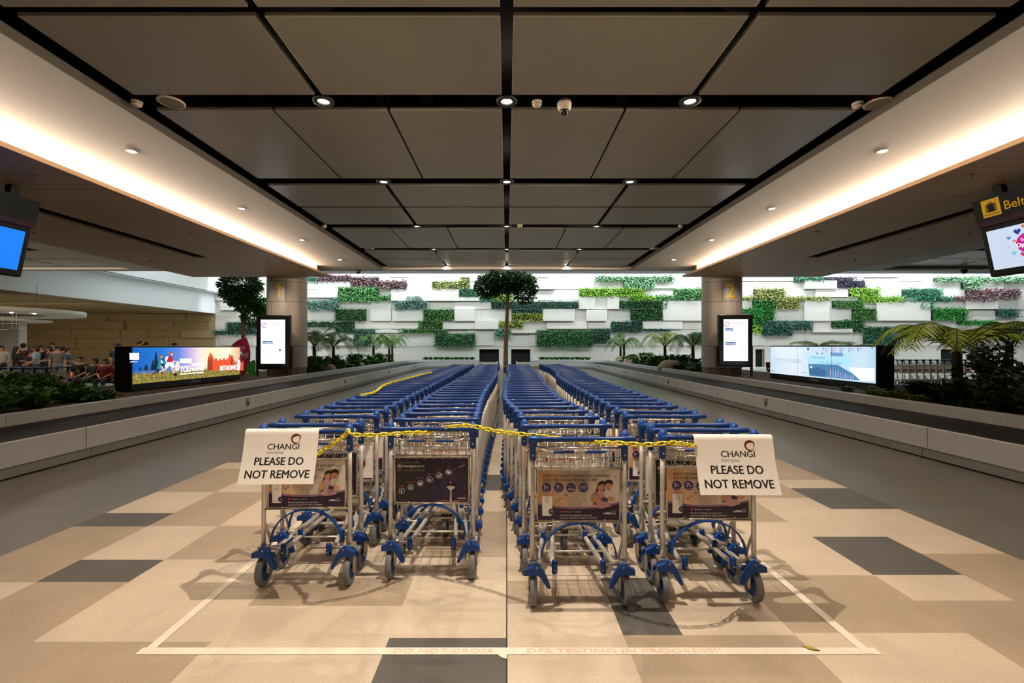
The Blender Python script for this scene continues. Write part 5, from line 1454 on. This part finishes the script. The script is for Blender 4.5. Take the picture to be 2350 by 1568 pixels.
# near planter, pillar 2 side
for i, (X, Y, h, sp) in enumerate(((7.9,6.6,.6,.5),(8.6,6.7,1.0,.55),(8.0,7.3,.75,.5),(8.8,7.5,1.15,.55),(9.5,7.2,1.1,.6),(8.1,8.1,.75,.5),(8.9,8.4,1.05,.6),(9.6,8.3,1.15,.6),(10.2,7.8,1.2,.6),(8.3,8.9,.6,.5))):
    if i % 2: strap_shrub((X,Y,.53), 'dark broad-leaved shrub in the near planter under the hanging belt sign, %s of ten' % ORD[i], h, sp*1.25, 54, 'bushd', 500+i, None, .075)
    else: leafy_bush((X,Y,.53), 'dark leafy bush in the near planter under the hanging belt sign, %s of ten' % ORD[i], h, sp, 380, 'bushd', 500+i, .16)
for i, (X, Y) in enumerate(((7.75,9.2),(7.9,9.7),(8.25,9.5),(7.7,10.3),(8.2,10.2),(7.7,8.6))):
    strap_shrub((X,Y,.54), 'yellow-green grass tuft at the foot of the welcome video wall, %s of six' % ORD[i], .26, .3, 70, 'grass', 560+i, None, .012, 'grass tuft', 'grass_tuft')
# ------------------------------------------------------------------ the open hall beyond, pillar 1 side
m = MB(); m.box(-23.3,-23.0,16.6,36,4.22,5.8); m.box(-22.95,-22.5,16.6,36,5.8,9.5); m.box(-23.3,-22.5,16.6,36,5.78,5.84)
struct(m.build('wall_bulkhead', mat('bulkhead_white','#dfe3e6',0.6)))
m = MB()
y = 10.0
while y < 36: m.box(-46,-23.3,y,y+.42,4.22,4.27); y += .5
m.box(-46,-23.3,8,36.2,4.5,4.6); struct(m.build('ceiling_slats', mat('slat_beige','#9d8a66',0.6)))
random.seed(8)
m = MB(); m.box(-46,-23.05,36,36.5,0,4.6)
rows_ = [722,738,757,776,800]
for y0, y1 in zip(rows_, rows_[1:]):
    x = -100
    while x < 495:
        w = random.choice((50,80,110,60))*1.0; a = W(x, y1, WY); b = W(min(495,x+w-1), y0, WY); p = random.choice((.02,.1,.22,.3))
        m.box(a[0], b[0], WY-p, WY+.01, a[1]+.01, b[1]-.01); x += w
struct(m.build('wall_back_beige', M_stoneb))
m = MB(); m.box(-46,-45.8,-4,36,0,5); struct(m.build('wall_left', mat('far_side_wall','#8a7b64',0.8)))
m = MB(); m.box(49.8,50,-4,36,0,9.5); struct(m.build('wall_right', mat('far_side_wall','#8a7b64',0.8)))
area('low_hall_lamp', (-31, 27, 4.15), (0,0.35,-1), 12, 10, 330, (1.0,0.82,0.56))
area('side_hall_lamp', (-17.5, 14.5, 4.3), (0,0.1,-1), 8, 3, 90, (1.0,0.88,0.7))
# shop canopy and white shop wall
t = thing('shop_canopy', 'white ring shaped shop canopy with tiny spotlights over the crowd', 'canopy', (-23.2,20.5,3.05))
m = MB(); m.lathe([(.0005,.02),(3.15,.0),(3.15,.22),(.0005,.22)], n=48); m.build('disc', M_white, t)
m = MB(); m.lathe([(.0005,-.30),(1.95,-.30),(1.95,-.22),(.0005,-.22)], n=40); m.build('lower_disc', M_white, t)
for i, (dx, dy) in enumerate(((1.2,-2.2),(1.7,-2.0),(2.3,-1.3),(2.75,-.8),(.6,-2.5))):
    m = MB(); m.lathe([(.0005,-.03),(.05,-.03),(.05,0)], n=10); k = m.build('spotlight', glow('lamp_small',(1,.9,.75),14), t); k.location = (dx,dy,0)
m = MB()
for dx in (1.3,1.6,2.0,2.2): m.tube([(dx,-1.0,-.72),(dx,-1.0,.0)], .006, 4)
m.tube([(.9,-1.0,-.72),(1.8,-1.0,-.72)], .012, 5); m.tube([(1.9,-1.0,-.65),(2.5,-1.0,-.65)], .012, 5); m.tube([(1.0,-1.0,-.45),(2.4,-1.0,-.45)], .012, 5)
m.build('hanging_rods', M_white, t)
m = MB()
for dx, dy in ((-1,0),(1,-1),(1,1)): m.tube([(dx,dy,.2),(dx,dy,1.45)], .01, 5)
m.build('suspension_cable', M_ring, t)
m = MB(); m.box(-28,-22.35,20.9,21.2,0,2.76); m.box(-22.40,-22.36,20.85,20.9,0,2.7); tag(m.build('shop_partition', mat('shop_white','#c9c6c0',0.5)), 'plain white shop partition under the ring shaped canopy', 'partition')

# pink leaf shaped totem
t = thing('leaf_totem', 'pink leaf shaped shop totem behind the runners advertising box', 'sign', (-9.75,16.6,.55))
def leafout(pts, n=8):
    out = []
    for (a, c, b) in pts:
        for k in range(n):
            s = k/n; out.append(((1-s)**2*a[0]+2*s*(1-s)*c[0]+s*s*b[0], (1-s)**2*a[1]+2*s*(1-s)*c[1]+s*s*b[1]))
    return out
O = leafout([((.22,1.38),(.40,1.05),(.36,.6)),((.36,.6),(.33,.2),(.12,0)),((.12,0),(-.2,0),(-.32,.2)),((-.32,.2),(-.55,.75),(-.38,.95)),((-.38,.95),(-.2,1.3),(.22,1.38))])
m = MB(); m.prism([(u,0,v) for u, v in O], (0,.06,0)); m.build('pink_leaf', mat('totem_pink','#a3224a',0.45), t)
O = leafout([((.56,.56),(.62,.5),(.56,0)),((.56,0),(.40,.02),(.28,.18)),((.28,.18),(.24,.3),(.36,.44)),((.36,.44),(.46,.56),(.56,.56))])
m = MB(); m.prism([(u,-.05,v) for u, v in O], (0,.05,0)); m.build('green_leaf', mat('totem_green','#2f8a2c',0.45), t)
a = Art(lambda u,v,h: (u,-.001-h,v)); a.text('iSHOP', -.27, .93, .19, A_white, width=.46); a.text('CHANGI', -.27, .70, .19, A_white, width=.58); a.rect(-.27,.64,.30,.65,A_white); a.build('lettering', t)

# benches
M_seatr = mat('bench_red', '#9c3a1e', 0.45); M_seatb = mat('bench_black', '#1a1a1c', 0.4)
def bench(loc, n, cols, label):
    t = thing('waiting_bench', label, 'bench', loc); w = .56
    for i in range(n):
        x = i*w; m = MB(); m.box(x+.02,x+w-.02,-.23,.23,.40,.45); m.build('seat', cols[i % len(cols)], t, bevel=.02)
        m = MB(); m.prism([(x+.02,.20,.45),(x+w-.02,.20,.45),(x+w-.02,.32,.93),(x+.02,.32,.93)], (0,.04,0)); m.build('backrest', cols[i % len(cols)], t, bevel=.015)
    m = MB(); m.box(0,n*w,-.03,.03,.34,.40); m.build('beam', M_dark, t)
    for i in (0, n):
        m = MB(); x = i*w; m.tube([(x,-.28,0),(x,-.28,.62),(x,-.25,.66),(x,.1,.66),(x,.13,.62),(x,.13,0)], .02, 8); m.build('arm_frame', M_chrome, t)
    return t
bench((-15.45,15.7,0), 5, [M_seatr, M_seatb], 'red and black waiting bench with chrome arms where three people sit')
bench((11.2,19.4,0), 3, [M_seatr, M_seatb], 'dark and red waiting bench between pillar 2 and the welcome video wall')

# ------------------------------------------------------------------ people
def skin_obj(name, verts, edges, rad, m, parent, root=0, sub=1):
    me = bpy.data.meshes.new(name); me.from_pydata(verts, edges, []); o = bpy.data.objects.new(name, me); COL.objects.link(o); o.parent = parent
    sk = o.modifiers.new('skin', 'SKIN'); sk.use_smooth_shade = True
    if not me.skin_vertices: me.attributes  # layer is made with the modifier
    for i, r in enumerate(rad):
        q = r if isinstance(r, tuple) else (r, r)
        me.skin_vertices[0].data[i].radius = q
        me.skin_vertices[0].data[i].use_root = (i == root)
    s = o.modifiers.new('smooth', 'SUBSURF'); s.levels = sub; s.render_levels = sub
    me.materials.append(m); return o
SKIN = mat('skin', '#c49270', 0.55); HAIR = mat('hair_dark', '#1c130e', 0.6)
def cloth(h): return mat('cloth_'+h.strip('#'), h, 0.8)
def person(loc, rz, label, top, bottom, height=1.66, pose='stand', hair='short', arms='down', extra=None, hat=None):
    t = thing('person', label, 'person', loc, math.radians(rz)); k = height/1.70
    sit = pose == 'sit'; dz = -.40 if sit else 0
    J = {'pel':(0,0,.91+dz),'wai':(0,.0,1.06+dz),'che':(0,.0,1.26+dz),'nkb':(0,.005,1.42+dz),'nk':(0,-.005,1.475+dz),'hd':(0,-.02,1.57+dz),'ht':(0,-.005,1.655+dz)}
    for s, q in ((-1,'L'),(1,'R')):
        J['sh'+q] = (s*.165,0,1.385+dz)
        A = {'down':((s*.215,.03,1.12),(s*.22,-.05,.88)),'front':((s*.22,.0,1.13),(s*.10,-.24,1.08)),'up':((s*.30,-.12,1.45),(s*.10,-.20,1.60)),'hold':((s*.22,.02,1.12),(s*.14,-.22,1.0)),'lap':((s*.22,-.02,1.13),(s*.07,-.26,1.0))}[arms]
        J['el'+q] = (A[0][0],A[0][1],A[0][2]+dz); J['wr'+q] = (A[1][0],A[1][1],A[1][2]+dz)
        if sit: J.update({'hp'+q:(s*.095,-.02,.49),'kn'+q:(s*.12,-.46,.50),'an'+q:(s*.12,-.44,.09),'to'+q:(s*.13,-.62,.04)})
        else: J.update({'hp'+q:(s*.09,0,.86),'kn'+q:(s*.095,-.01,.48),'an'+q:(s*.095,.02,.085),'to'+q:(s*.11,-.15,.035)})
    R = {'pel':(.15,.105),'wai':(.125,.09),'che':(.15,.105),'nkb':(.085,.07),'nk':.05,'hd':(.078,.094),'ht':(.06,.07)}
    for q in 'LR': R.update({'sh'+q:.056,'el'+q:.04,'wr'+q:.027,'hp'+q:.086,'kn'+q:.056,'an'+q:.038,'to'+q:.034})
    names = list(J); E = [('pel','wai'),('wai','che'),('che','nkb'),('nkb','nk'),('nk','hd'),('hd','ht')]
    for q in 'LR': E += [('nkb','sh'+q),('sh'+q,'el'+q),('el'+q,'wr'+q),('pel','hp'+q),('hp'+q,'kn'+q),('kn'+q,'an'+q),('an'+q,'to'+q)]
    V = [tuple(c*k for c in J[n]) for n in names]; Rr = [R[n] for n in names]; EE = [(names.index(a), names.index(b)) for a, b in E]
    for q, s in (('L',-1),('R',1)):                     # hands: palm, four fingers, thumb
        w = Vector(J['wr'+q]); e = Vector(J['el'+q]); d = (w-e).normalized(); side = d.cross(Vector((0,1,0) if abs(d.y) < .7 else (1,0,0))).normalized()
        V.append(tuple((w+d*.06)*k)); Rr.append((.034,.016)); pi = len(V)-1; EE.append((names.index('wr'+q), pi))
        for f, (off, ln) in enumerate(((-.028,.055),(-.010,.068),(.010,.064),(.028,.05))):
            V.append(tuple((w+d*.10+side*off)*k)); V.append(tuple((w+d*(.10+ln)+side*off*1.1+Vector((0,-.015,0)))*k)); Rr += [.009,.007]; EE += [(pi,len(V)-2),(len(V)-2,len(V)-1)]
        V.append(tuple((w+d*.07+side*.045*(-s))*k)); Rr.append(.009); EE.append((pi,len(V)-1))
    Rr = [tuple(c*k for c in r) if isinstance(r, tuple) else r*k for r in Rr]
    skin_obj('body', V, EE, Rr, SKIN, t)
    def garment(name, keys, edges, grow, m, cut=None):
        v = [Vector(J[n])*k for n in keys]; r = [R[n] if isinstance(R[n], tuple) else (R[n],R[n]) for n in keys]
        if cut:
            for a, b, f in cut: v.append(Vector(J[a]).lerp(Vector(J[b]), f)*k); rb = R[b] if not isinstance(R[b], tuple) else R[b][0]; r.append((rb*1.05,)*2); edges = edges+[(a, len(v)-1)]
        ee = [(keys.index(a), b if isinstance(b, int) else keys.index(b)) for a, b in edges]
        return skin_obj(name, v, ee, [((p+grow)*k,(q+grow)*k) for p, q in r], m, t)
    garment('top', ['pel','wai','che','nkb','shL','shR','elL','elR'], [('pel','wai'),('wai','che'),('che','nkb'),('nkb','shL'),('nkb','shR'),('shL','elL'),('shR','elR')], .024, cloth(top))
    garment('trousers', ['pel','wai','hpL','hpR','knL','knR'], [('pel','wai'),('pel','hpL'),('pel','hpR'),('hpL','knL'),('hpR','knR')], .016, cloth(bottom), [('knL','anL',.93),('knR','anR',.93)])
    m = MB(); 
    for q in 'LR':
        a_, b_ = Vector(J['an'+q])*k, Vector(J['to'+q])*k; c = (a_+b_)/2; m.ell((c.x,c.y-.01,max(.045,c.z-.01)),(.052,.135,.045),10,6)
    m.build('shoes', M_dark, t)
    hc = Vector(J['hd'])*k
    m = MB(); m.ell((hc.x,hc.y+.032*k,hc.z+.048*k),(.092*k,.098*k,.083*k),14,10); m.ell((hc.x,hc.y+.052*k,hc.z+.0),(.082*k,.062*k,.085*k),12,8)
    if hair == 'long': m.ell((hc.x,hc.y+.075*k,hc.z-.12*k),(.105*k,.055*k,.22*k),12,8)
    if hair == 'bob': m.ell((hc.x,hc.y+.052*k,hc.z-.02*k),(.112*k,.075*k,.12*k),12,8)
    m.build('hair', HAIR, t)
    m = MB()
    for s in (-1,1): m.ell((hc.x+s*.032*k,hc.y-.094*k,hc.z+.012*k),(.011,.006,.007),8,6)
    m.ell((hc.x,hc.y-.091*k,hc.z-.048*k),(.022,.006,.005),8,6,1); m.ell((hc.x,hc.y-.10*k,hc.z-.015*k),(.012,.018,.018),8,6,2)
    for s in (-1,1): m.ell((hc.x+s*.082*k,hc.y,hc.z-.005*k),(.012,.02,.03),8,6,2)
    m.build('face_features', [HAIR, mat('lips','#8f5248',0.5), SKIN], t)
    if hat:
        m = MB(); m.ell((hc.x,hc.y+.01,hc.z+.065*k),(.105,.115,.075),14,8); m.box(hc.x-.07,hc.x+.07,hc.y-.20,hc.y-.08,hc.z+.045,hc.z+.058); m.build('cap', cloth(hat), t)
    if extra == 'backpack':
        m = MB(); m.box(-.15*k,.15*k,.10,.26,1.0*k,1.40*k); m.build('backpack', cloth('#20242c'), t, bevel=.04)
    return t
def pos(px, Y): return ((px-CX)/F*Y, Y, 0)
person(pos(3,18.3), 60, 'dark-haired woman in white blouse cut off at the picture edge by the white partition', '#b9b3ad','#2a2a30', 1.66, hair='bob', arms='hold')
person(pos(38,17.2), 160, 'woman with long brown hair in black top standing with her back turned', '#15141a','#15141a', 1.62, hair='long', arms='front')
person(pos(54,19.2), 200, 'man with white collar and maroon jacket standing in front of the white partition', '#4a2a32','#22222a', 1.76, arms='down')
person(pos(70,18.4), 90, 'small dark-haired person in grey half hidden between the standing group', '#3a3436','#22222a', 1.45, arms='front')
person(pos(83,17.4), -60, 'woman with dark bob in pale blue top standing side on', '#8fa6b4','#3a3f4a', 1.64, hair='bob', arms='hold')
person(pos(93,19.0), 20, 'person in dark clothes standing right behind the pale blue top', '#1c1a20','#1c1a20', 1.68, arms='down')
person(pos(113,18.2), -30, 'woman in purple top standing in the middle of the group', '#5a2348','#1d1a22', 1.63, hair='bob', arms='front')
person(pos(119,20.2), 30, 'tall man looking over the woman in the purple top', '#4a3a3a','#2a2a30', 1.80, arms='down')
person(pos(132,17.6), 40, 'man in grey checked shirt, grey trousers and cap', '#6f6a66','#77716b', 1.66, arms='down', hat='#4a4540')
person(pos(145,18.8), 150, 'person in pale shirt carrying a dark backpack', '#a9a49e','#c9c3ba', 1.62, arms='down', extra='backpack')
person(pos(155,18.2), 120, 'boy in blue waistcoat at the end of the standing group', '#3a5f86','#8f8f92', 1.55, arms='front')
person(pos(183,15.62), 10, 'man in navy polo shirt sitting on the bench looking at his hands', '#131722','#1b2030', 1.68, 'sit', arms='lap')
person(pos(217,15.62), -15, 'person in dark green top sitting in the middle of the bench', '#1d2420','#181a20', 1.60, 'sit', hair='bob', arms='lap')
person(pos(241,15.62), 20, 'person in red top sitting on the bench beside the runners advertising box', '#8a1f2c','#22222a', 1.58, 'sit', hair='bob', arms='lap')
person(pos(270,17.5), 20, 'person in grey-blue cap bending behind the dark end of the runners advertising box', '#2f3c4c','#22242c', 1.76, arms='front', hat='#3c4c60')
person(pos(322,17.0), 80, 'photographer in black with raised arms behind the runners advertising box', '#101014','#15151a', 1.82, arms='up')
cam_ = thing('photo_camera', 'black photo camera held up by the photographer behind the advertising box', 'camera', (pos(333,17.0)[0]+.02,16.97,1.72))
m = MB(); m.box(-.07,.07,-.04,.04,-.045,.045); m.build('camera_housing', M_dark, cam_, bevel=.01)
m = MB(); m.lathe([(.0005,.04),(.035,.04),(.035,.13),(.0005,.13)], axis='x', n=14); m.build('lens', M_dark, cam_)
person(pos(401,19.5), 70, 'dark-haired man whose head shows above the middle of the runners advertising box', '#141418','#1a1a20', 1.78, arms='down')

# ------------------------------------------------------------------ parked trolleys seen from the side
for i in range(13):
    trolley((16.05+.285*i, 18.75, 0), -math.pi/2, 'C', 'luggage trolley with red heart panel, %s in the row beyond the video wall' % ordinal(i), 'parked trolleys beyond the video wall', 0)
for i in range(6):
    trolley((-11.75-.30*i, 11.9, 0), math.pi/2, 'A', 'luggage trolley parked behind the near bushes, %s from the runners advertising box' % ordinal(i), 'parked trolleys behind the near bushes', 0)
